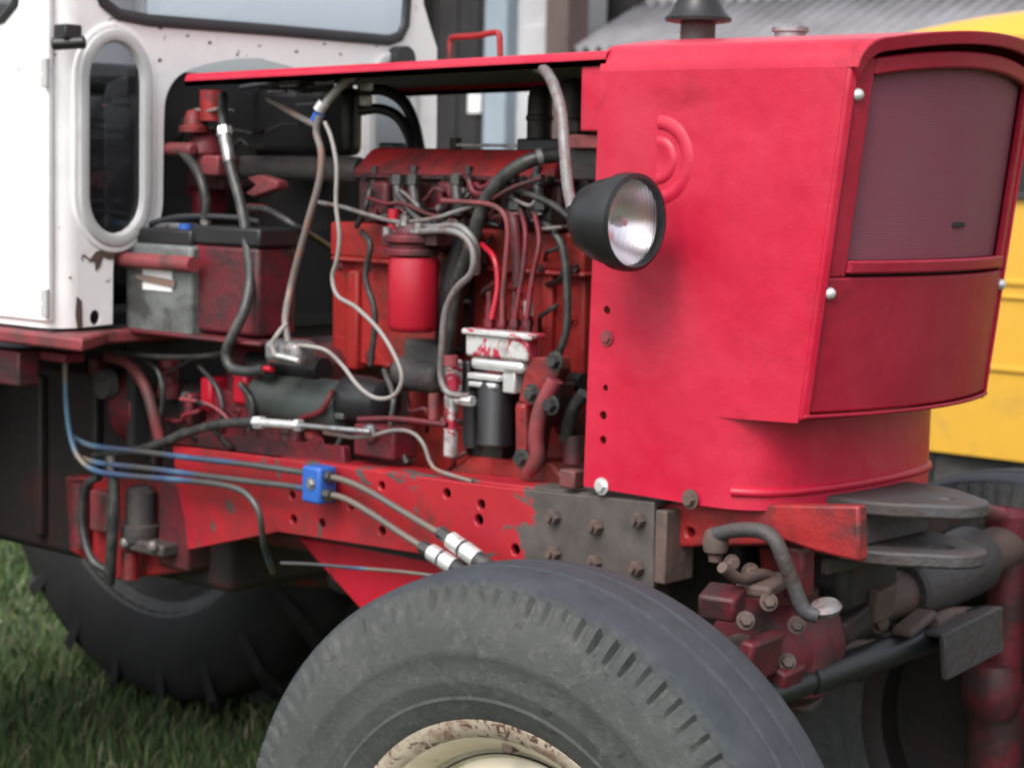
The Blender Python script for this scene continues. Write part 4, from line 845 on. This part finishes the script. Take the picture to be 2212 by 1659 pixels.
bm = bmesh.new(); plate(bm, [PX(1690, 1175, .01), PX(1725, 1178, .01), PX(1745, 1300, .01), PX(1700, 1310, .01)], [], (-.05, 0, 0)); obj('pivot_web', bm, M['engine'], fa, .006)
bm = bmesh.new(); plate(bm, [PX(1840, 1190, .03), PX(1905, 1215, .03), PX(1930, 1330, .03), PX(1850, 1330, .03)], [], (-.04, 0, 0)); obj('pivot_web', bm, M['engdark'], fa, .006)
for u, v in ((1660, 1300), (1700, 1430), (1610, 1340), (1720, 1350)):
    bm = bmesh.new(); hexbolt(bm, PX(u, v, .105), (.7, -.6, .3), .010, .010); obj('bolt', bm, M['brown'], fa)
bm = bmesh.new(); tube(bm, [PX(1690, 1500, .06), PX(1735, 1520, .06), PX(1760, 1500, .06)], .016, sub=4); obj('tie_rod_end', bm, M['brown'], fa)
bm = bmesh.new(); lathe(bm, [(0, 0), (.045, 0), (.056, .03), (.056, .07), (.042, .10), (0, .10)], PX(2140, 1545, .02), (0, 0, 1), 24); obj('hub_carrier', bm, M['engdirty'], fa)
bm = bmesh.new(); tube(bm, [PX(2010, 1350, .10), PX(2060, 1330, .08), PX(2130, 1330, .05)], .016, sub=4); obj('drag_arm', bm, M['brown'], fa)
for u, v, r_ in ((1800, 1215, .014), (1875, 1250, .012), (1620, 1235, .010), (1900, 1345, .012), (1580, 1215, .009)):
    bm = bmesh.new(); hexbolt(bm, PX(u, v, .06), (.8, -.5, 0), r_, .014); obj('bolt', bm, M['brown'], fa)
for pts in ([(1560, 1225), (1600, 1250), (1650, 1240), (1690, 1265)], [(1800, 1195), (1850, 1240), (1900, 1260), (1935, 1240)], [(1770, 1440), (1830, 1395), (1890, 1390), (1950, 1360)]):
    bm = bmesh.new(); tube(bm, [PX(u, v, .07) for u, v in pts], .009, sub=5); obj('grease_line', bm, M['brown'], fa)
def pblock(u, v, x, sx, sy, sz, rot, mk):
    bm = bmesh.new(); box(bm, -sx, sx, -sy, sy, -sz, sz); bmesh.ops.rotate(bm, verts=bm.verts, cent=(0, 0, 0), matrix=Matrix.Rotation(rot[0], 3, 'X') @ Matrix.Rotation(rot[1], 3, 'Y') @ Matrix.Rotation(rot[2], 3, 'Z'))
    bmesh.ops.translate(bm, verts=bm.verts, vec=PX(u, v, x)); obj('axle_bracket', bm, M[mk], fa, .006)
for a in ((1650, 1262, .07, .03, .045, .010, (.1, 0, .2), 'brown'), (1725, 1232, .09, .02, .018, .045, (.2, .1, 0), 'engdirty'), (1640, 1420, .10, .012, .05, .035, (0, .2, .1), 'engdirty'), (1835, 1345, .08, .02, .04, .020, (.3, 0, 0), 'engdark'), (1900, 1300, .09, .015, .03, .030, (.1, .2, 0), 'brown'), (1560, 1300, .05, .03, .03, .02, (.2, .1, .3), 'engdirty'), (1690, 1470, .09, .02, .03, .03, (.1, .3, 0), 'engdirty'), (1975, 1345, .10, .02, .05, .008, (.2, 0, .1), 'brown'), (1870, 1420, .07, .02, .05, .018, (.35, 0, 0), 'engdark')):
    pblock(*a)
# ---- plate bracket and tow clevis on the nose
bm = bmesh.new(); a_ = PX(2035, 1370, .16); b_ = PX(2168, 1310, .16)
plate(bm, [PX(2040, 1372, .16), PX(2166, 1310, .16), PX(2170, 1405, .16), PX(2046, 1470, .16)], [], (-.012, 0, 0))
plate(bm, [PX(2040, 1371, .15), PX(2166, 1309, .15), PX(2130, 1305, .02), PX(1918, 1350, .02)], [], (0, 0, -.008)); obj('front_plate', bm, M['greym'], T, .003)
tcv = bpy.data.objects.new('tow_clevis', None); COL.objects.link(tcv); child(tcv, T)
def clev(zt, zc, hole):
    bm = bmesh.new(); cy = YC-.005
    o = [Vector((.075, cy-.12, zt)), Vector((.16, cy-.118, zt)), Vector((.20, cy-.105, zt))]+[Vector((.248+.055*math.cos(t), cy+.06*math.sin(t), zt)) for t in [math.radians(a) for a in range(-55, 56, 10)]]+[Vector((.20, cy+.105, zt)), Vector((.16, cy+.118, zt)), Vector((.075, cy+.12, zt))]
    plate(bm, o, [circ((.232, cy, zt), .016, EX, EY, 18)], (0, 0, -.024)); obj('clevis_plate', bm, M['greym'], tcv, .005)
cz = 1.050; cz2 = .972
clev(cz, 0, 1); clev(cz2, 0, 1)
bm = bmesh.new(); box(bm, .10, .15, YC-.10, YC+.09, cz2+.0005, cz-.0245); obj('clevis_back', bm, M['greym'], tcv, .006)
bm = bmesh.new(); box(bm, .085, .0995, YC-.13, YC+.13, cz2-.05, cz-.0245); obj('mount_plate', bm, M['greym'], tcv, .004)
bm = bmesh.new(); q = PX(1842, 1112, .12); cyl(bm, (.09, q.y, q.z), (.125, q.y, q.z), .020, 6); cyl(bm, (.09, q.y, q.z), (.14, q.y, q.z), .012, 14); obj('bolt', bm, M['greym'], tcv)

# ---- wheels
def front_tyre(bm, N=510):
    half = [(.283, .088), (.292, .098), (.305, .104), (.318, .111), (.322, .1135), (.327, .1125), (.345, .119), (.350, .1205), (.356, .1195), (.385, .126), (.390, .1275), (.396, .1265), (.420, .124), (.440, .1185),
            (.449, .1155), (.462, .111), (.474, .106), (.480, .103), (.4815, .098), (.477, .0955), (.4885, .090), (.4925, .080), (.4965, .055), (.4985, .032), (.494, .029), (.494, .024), (.4995, .021), (.5, 0)]
    prof = half+[(r, -y) for r, y in half[-2::-1]]
    nh = {14: .25, 15: .8, 16: 1.1, 17: 1.1, 18: .7, 19: .4}
    rings = []
    L = len(prof); rng = random.Random(4)
    jit = [rng.uniform(.55, 1.25) for _ in range(N//5+1)]
    for k, (r, y) in enumerate(prof):
        kk = k if k < L-1-k else L-1-k; ring = []
        for i in range(N):
            t = 2*math.pi*i/N; rr_ = r
            if kk in nh and i % 5 < 2: rr_ -= .0125*nh[kk]*jit[i//5]; yy = y*(1-.04*nh[kk]*jit[i//5])
            else: yy = y
            ring.append(bm.verts.new((rr_*math.sin(t), yy, rr_*math.cos(t))))
        rings.append(ring)
    for p, q in zip(rings, rings[1:]):
        for i in range(N): bm.faces.new((p[i], p[(i+1) % N], q[(i+1) % N], q[i]))
def local_obj(name, bm, mat, parent, **k):
    o = obj(name, bm, mat, None, **k); o.parent = parent; return o
def front_wheel(loc, steer, out):
    r = bpy.data.objects.new('front_wheel', None); COL.objects.link(r); r.parent = T; r.location = loc; r.rotation_euler = (0, 0, steer)
    bm = bmesh.new(); front_tyre(bm); local_obj('tyre', bm, M['tyre'], r, ang=30)
    bm = bmesh.new(); s = out
    lathe(bm, [(.240, .05*s), (.258, .066*s), (.262, .080*s), (.285, .084*s), (.292, .090*s), (.290, .096*s), (.280, .094*s), (.268, .086*s), (.255, .076*s), (.246, .060*s), (.238, .045*s), (.225, .036*s), (.19, .046*s), (.15, .052*s), (.12, .03*s), (.10, .03*s), (0, .03*s)], (0, 0, 0), (0, 1, 0), 72)
    rim = local_obj('rim', bm, M['wheelpaint'], r)
    bm = bmesh.new(); lathe(bm, [(.0, .0), (.22, .0), (.232, .048*s), (.236, .02*s), (.262, -.02*s), (.262, -.08*s), (.288, -.092*s), (.29, -.098*s), (.275, -.094*s), (.255, -.08*s), (.25, -.02*s), (.21, -.005*s), (0, -.005*s)], (0, 0, 0), (0, 1, 0), 72); local_obj('rim_barrel', bm, M['engdark'], r)
    bm = bmesh.new(); lathe(bm, [(.262, .081*s), (.268, .0885*s), (.280, .0965*s), (.2905, .0985*s), (.294, .092*s), (.29, .084*s)], (0, 0, 0), (0, 1, 0), 72); local_obj('rim_flange', bm, M['rustrim'], r)
    bm = bmesh.new(); lathe(bm, [(0, .03*s), (.07, .03*s), (.065, .09*s), (.05, .10*s), (0, .10*s)], (0, 0, 0), (0, 1, 0), 28); local_obj('hub', bm, M['engdirty'], r)
    for k in range(6):
        t = k*math.pi/3+.3; bm = bmesh.new(); cyl(bm, (.105*math.sin(t), .03*s, .105*math.cos(t)), (.105*math.sin(t), .052*s, .105*math.cos(t)), .014, 6); local_obj('wheel_nut', bm, M['brown'], r)
    # clamp lug by the rim edge
    bm = bmesh.new(); box(bm, -.009, .009, min(.05*s, .078*s), max(.05*s, .078*s), .243, .257); local_obj('rim_clamp', bm, M['brown'], r, bevel=.003)
    return r
front_wheel((0, -.765, .500), R(5), -1)
front_wheel((0.0, .655, .500), R(5), 1)
def rear_tyre(bm):
    half = [(.50, .155), (.515, .17), (.56, .19), (.63, .197), (.69, .19), (.735, .172), (.75, .155), (.757, .10), (.76, 0)]
    prof = half+[(r, -y) for r, y in half[-2::-1]]
    lathe(bm, prof, (0, 0, 0), (0, 1, 0), 96)
    nl = 21
    for s in (-1, 1):
        for k in range(nl):
            b0 = 2*math.pi*(k+(.5 if s > 0 else 0))/nl; sec = []
            for j, (y, da, r1, r2) in enumerate(((-.01, 0, .755, .80), (.07, .10, .755, .80), (.15, .20, .745, .795), (.185, .245, .70, .765), (.195, .26, .66, .70))):
                for wdt in (-.02, .02):
                    th = b0-da+wdt/ .78
                    for rad in (r1-.01, r2): sec.append(bm.verts.new((rad*math.sin(th), s*y, rad*math.cos(th))))
            for j in range(4):
                a = sec[j*4:j*4+4]; b = sec[j*4+4:j*4+8]
                bm.faces.new((a[1], a[3], b[3], b[1])); bm.faces.new((a[0], a[1], b[1], b[0])); bm.faces.new((a[3], a[2], b[2], b[3]))
            bm.faces.new(sec[0:2]+[sec[3], sec[2]]); bm.faces.new(sec[16:18]+[sec[19], sec[18]])
for yk, s in ((.84, 1), (-.98, -1)):
    r = bpy.data.objects.new('rear_wheel', None); COL.objects.link(r); r.parent = T; r.location = (AXX, yk, .79)
    bm = bmesh.new(); rear_tyre(bm); local_obj('tyre', bm, M['tyred'], r, ang=40)
    bm = bmesh.new(); lathe(bm, [(.505, -.165*s), (.52, -.172*s), (.50, -.155*s), (.475, -.14*s), (.455, -.08*s), (.45, .08*s), (.475, .14*s), (.505, .165*s), (.52, .172*s), (.50, .16*s), (.46, .12*s), (.44, .06*s), (.40, .03*s), (.2, -.02*s), (0, -.02*s)], (0, 0, 0), (0, 1, 0), 64); local_obj('rim', bm, M['rimgrey'], r)

# ---- cab
CX = -1.5
cab = bpy.data.objects.new('cab', None); COL.objects.link(cab); child(cab, T)
def C(u, v): p = PX(u, v, CX); return Vector((CX, p.y, p.z))
def yz(y, z): return Vector((CX, y, z))
def stadium(cy, cz, hw, hh, n=10, sl=0.):
    pts = []
    for t in [math.pi*i/n for i in range(n+1)]: pts.append(yz(cy+hw*math.cos(t), cz+hh-hw*1.15+hw*1.15*math.sin(t)))
    for t in [math.pi+math.pi*i/n for i in range(n+1)]: pts.append(yz(cy+hw*math.cos(t), cz-hh+hw*1.15+hw*1.15*math.sin(t)))
    return pts
wa = C(250, 92); wb = C(250, 505); wl = C(188, 300); wr = C(304, 300)
wy, wzc, whw, whh = (wl.y+wr.y)/2, (wa.z+wb.z)/2, (wr.y-wl.y)/2, (wa.z-wb.z)/2
fy = 2*.01-wy
ws = [C(205, -40), C(222, 5), C(255, 32), C(322, 45), (C(600, 67)), C(838, 88), C(862, 80), C(874, 55), C(878, 0), C(872, -90)]
zt_ws = 2.36
wsp = [yz(ws[0].y, zt_ws-.05)]+[yz(p.y, p.z) for p in ws]+[yz(ws[-1].y-.03, zt_ws-.05), yz(ws[-1].y-.08, zt_ws), yz(ws[0].y+.05, zt_ws)]
NEAR = -.468
outer = [yz(NEAR, 2.44), yz(.45, 2.44), yz(.47, 2.1), C(912, 0), C(930, 62), C(944, 105), C(943, 300), yz(.53, 1.22), yz(.28, 1.22), yz(.262, 1.66), yz(.22, 1.735), yz(.10, 1.762)]+crom([C(560, 127), C(510, 128), C(440, 141), C(388, 163), C(360, 205), C(354, 260), C(353, 330), C(352, 400), C(350, 455), C(336, 492), C(304, 510), C(268, 518), C(248, 545), C(244, 590)], 4)+[C(243, 700), yz(NEAR, 1.222)]
def hgrow(pts, g):
    cy = sum(p.y for p in pts)/len(pts); cz = sum(p.z for p in pts)/len(pts)
    return [Vector((p.x, p.y+(g if p.y > cy else -g)*(1 if abs(p.y-cy) > .01 else 0), p.z+(g if p.z > cz else -g))) for p in pts]
bm = bmesh.new()
hp = C(205, 686)
plate(bm, outer, [wsp, stadium(wy, wzc, whw, whh), stadium(fy, wzc, whw*.98, whh), circ(hp, .0125, EY, EZ, 14, 1.25)], (-.004, 0, 0))
front = obj('front_panel', bm, M['white'], cab)
# corner pillar, rounded
bm = bmesh.new()
def corner(s, t):
    th = s*math.pi/2; rr_ = .055
    return Vector((CX-rr_+rr_*math.cos(th), NEAR-rr_*math.sin(th)+.0, 1.222+(2.44-1.222)*t))
sheet(bm, corner, 10, 1, (-.003, .003, 0)); obj('corner_pillar', bm, M['white'], cab)
bm = bmesh.new(); box(bm, CX-.055-1.05, CX-.056, NEAR-.055, NEAR-.050, 1.222, 1.27); box(bm, CX-.075, CX-.056, NEAR-.055, NEAR-.04, 1.27, 2.44); obj('side_sill', bm, M['white'], cab)
def ring(name, pts, r, mat, off=0., ang=None, par=cab):
    bm = bmesh.new(); n_ = len(pts); C2 = [p+Vector((off, 0, 0)) for p in pts]
    prev = None; rings = []
    for i in range(n_):
        t = (C2[(i+1) % n_]-C2[i-1]).normalized(); a_ = EX; b_ = t.cross(a_).normalized()
        rings.append([bm.verts.new(C2[i]+(a_*math.cos(k*2*math.pi/8)*.7+b_*math.sin(k*2*math.pi/8))*r) for k in range(8)])
    for i in range(n_):
        p, q = rings[i], rings[(i+1) % n_]
        for k in range(8): bm.faces.new((p[k], p[(k+1) % 8], q[(k+1) % 8], q[k]))
    return obj(name, bm, mat, par)
wsd = []
for i in range(len(wsp)):
    a_, b_ = wsp[i], wsp[(i+1) % len(wsp)]; k_ = max(1, int((b_-a_).length/.03))
    wsd += [a_.lerp(b_, j/k_) for j in range(k_)]
ring('windscreen_seal', wsd, .0125, M['seal'], .002)
bm = bmesh.new(); plate(bm, [p+Vector((-.003, 0, 0)) for p in wsp], [], (-.004, 0, 0)); obj('windscreen', bm, M['glass'], cab)
st1 = stadium(wy, wzc, whw+.012, whh+.014, 16); ring('window_trim', st1, .014, M['trim'], .004)
st1 = stadium(wy, wzc, whw+.03, whh+.032, 16); ring('window_moulding', st1, .007, M['white'], .001)
st1 = stadium(fy, wzc, whw+.004, whh+.01, 16); ring('window_trim', st1, .014, M['trim'], .004)
for cy_ in (wy, fy):
    bm = bmesh.new(); plate(bm, [p+Vector((-.002, 0, 0)) for p in stadium(cy_, wzc, whw+.006, whh+.006)], [], (-.004, 0, 0)); obj('quarter_window', bm, M['glass'], cab)
# pillar grooves by the window
# door on the near side
DY = NEAR-.056
def D(u, v): return PY(u, v, DY-.006)
dw = [D(-30, 52), D(8, 40), D(34, 8), D(40, -30)]
d0 = Vector((CX-.045, DY, 1.232))
dx1 = CX-1.0
bm = bmesh.new()
dpts = [Vector((D(104, 400).x, DY-.006, 1.236)), Vector((D(104, 100).x, DY-.006, 2.42)), Vector((dx1, DY-.006, 2.42)), Vector((dx1, DY-.006, 1.236))]
win = dw+[Vector((dw[-1].x, DY-.006, 2.3)), Vector((dw[-1].x-.06, DY-.006, 2.36)), Vector((dx1+.1, DY-.006, 2.36)), Vector((dx1+.06, DY-.006, 2.3)), Vector((dx1+.06, DY-.006, dw[0].z+.06)), Vector((dx1+.12, DY-.006, dw[0].z))]
plate(bm, dpts, [win], (0, .012, 0)); door = obj('door', bm, M['white'], cab, .003)
bm = bmesh.new(); plate(bm, [p+Vector((0, .005, 0)) for p in win], [], (0, .004, 0)); obj('door_glass', bm, M['glass'], door)
wd2 = []
for i in range(len(win)):
    a_, b_ = win[i], win[(i+1) % len(win)]; k_ = max(1, int((b_-a_).length/.04)); wd2 += [a_.lerp(b_, j/k_) for j in range(k_)]
bm = bmesh.new(); tube(bm, wd2+[wd2[0]], .010, sub=1, n=8); obj('door_seal', bm, M['seal'], door)
for v0 in (158, 655):
    bm = bmesh.new(); p = D(100, v0)
    cyl(bm, (p.x+.006, DY-.012, p.z-.028), (p.x+.006, DY-.012, p.z+.028), .0065, 10); box(bm, p.x-.016, p.x+.006, DY-.0085, DY-.005, p.z-.026, p.z-.004); box(bm, p.x-.016, p.x+.006, DY-.0085, DY-.005, p.z+.004, p.z+.026); obj('hinge', bm, M['trim'], door, .001)
# mirror mount / latch on the corner
bm = bmesh.new(); p = PY(140, 88, NEAR-.05); q = PY(185, 88, NEAR-.03)
tube(bm, [PY(112, 96, -.545), PY(185, 92, -.50)], .0125, sub=1, n=12); box(bm, p.x-.01, p.x+.03, p.y-.02, p.y+.02, p.z+.0, p.z+.03); obj('mirror_bracket', bm, M['black'], cab, .004)
# rust-eaten patch edge: small torn tabs at bottom corner
for uvs in ([(205, 545), (250, 528), (246, 560), (236, 562), (222, 556), (215, 578), (206, 586), (204, 566), (190, 566)], [(165, 640), (176, 650), (178, 708), (166, 710), (162, 680)]):
    bm = bmesh.new(); plate(bm, [C(u, v)+Vector((.0015, 0, 0)) for u, v in uvs], [], (-.001, 0, 0)); obj('rust_scab', bm, M['brown'], cab)
rc = random.Random(11)
for u, v in ((405, 78), (452, 92), (512, 118), (560, 100), (640, 112), (700, 96), (346, 60), (480, 66), (345, 130), (210, 175), (225, 228), (170, 330), (152, 600), (735, 118)):
    bm = bmesh.new(); q = C(u, v); k_ = rc.uniform(.002, .0045)
    plate(bm, [q+Vector((.0012, k_*rc.uniform(.6, 2.2)*math.cos(a_), k_*rc.uniform(.5, 1.1)*math.sin(a_))) for a_ in [i_*math.pi/4 for i_ in range(8)]], [], (-.001, 0, 0)); obj('rust_chip', bm, M['brown'], cab)
# small trim strip, bump lights under windscreen
bm = bmesh.new(); cyl(bm, C(855, 120)+Vector((.0, 0, -.01)), C(855, 120)+Vector((.035, 0, -.01)), .030, 24); obj('cab_lamp', bm, M['seal'], cab)
# cab roof, rear and far side frames, interior
bm = bmesh.new(); sheet(bm, lambda s, t: Vector((CX+.08-1.25*s, -.56+1.1*t, 2.44+.05*math.sin(math.pi*t)*math.sin(math.pi*min(max(s, .05), .95)))), 10, 10, (0, 0, .03)); obj('roof', bm, M['white'], cab)
XB = CX-1.08
bm = bmesh.new()
o = [Vector((XB, -.52, 1.222)), Vector((XB, -.52, 2.44)), Vector((XB, .5, 2.44)), Vector((XB, .5, 1.222))]
h = [Vector((XB, -.44, 1.95)), Vector((XB, .42, 1.95)), Vector((XB, .42, 2.36)), Vector((XB, -.44, 2.36))]
plate(bm, o, [h], (-.01, 0, 0)); obj('rear_panel', bm, M['white'], cab)
YR = .50
o = [Vector((CX-.01, YR, 1.222)), Vector((CX-.01, YR, 2.44)), Vector((XB, YR, 2.44)), Vector((XB, YR, 1.222))]
h = [Vector((CX-.06, YR, 1.36)), Vector((CX-.06, YR, 2.38)), Vector((XB+.05, YR, 2.38)), Vector((XB+.05, YR, 1.80)), Vector((XB+.5, YR, 1.36))]
bm = bmesh.new(); plate(bm, o, [h], (0, .006, 0)); fd = obj('far_door', bm, M['white'], cab)
bm = bmesh.new(); plate(bm, [p+Vector((0, .002, 0)) for p in h], [], (0, .003, 0)); obj('far_door_glass', bm, M['glass'], fd)
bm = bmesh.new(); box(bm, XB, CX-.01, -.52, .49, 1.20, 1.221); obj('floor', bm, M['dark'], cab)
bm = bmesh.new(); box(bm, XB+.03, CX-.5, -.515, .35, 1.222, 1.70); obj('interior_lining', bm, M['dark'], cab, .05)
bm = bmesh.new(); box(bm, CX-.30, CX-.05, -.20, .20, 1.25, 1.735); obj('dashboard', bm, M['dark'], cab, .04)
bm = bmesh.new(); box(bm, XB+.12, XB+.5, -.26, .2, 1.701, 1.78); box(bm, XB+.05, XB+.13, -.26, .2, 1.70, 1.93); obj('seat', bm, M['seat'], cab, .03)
# red footplate below the cab
bm = bmesh.new(); fz1 = PY(100, 722, DY-.03).z; fz0 = PY(100, 752, DY-.03).z
fx = PY(178, 740, DY-.03).x; e = PY(232, 735, NEAR+.06)
plate(bm, [Vector((XB, DY-.03, fz0)), Vector((fx, DY-.03, fz0)), Vector((e.x, e.y, fz0)), Vector((e.x, e.y+.25, fz0)), Vector((XB, .5, fz0))], [], (0, 0, fz1-fz0)); obj('footplate', bm, M['pink'], T, .006)
bm = bmesh.new(); pbox(bm, -40, 756, 40, 830, DY+.0, .05); pbox(bm, 30, 758, 140, 778, DY+.05, .05); obj('footplate_bracket', bm, M['engdirty'], T, .004)
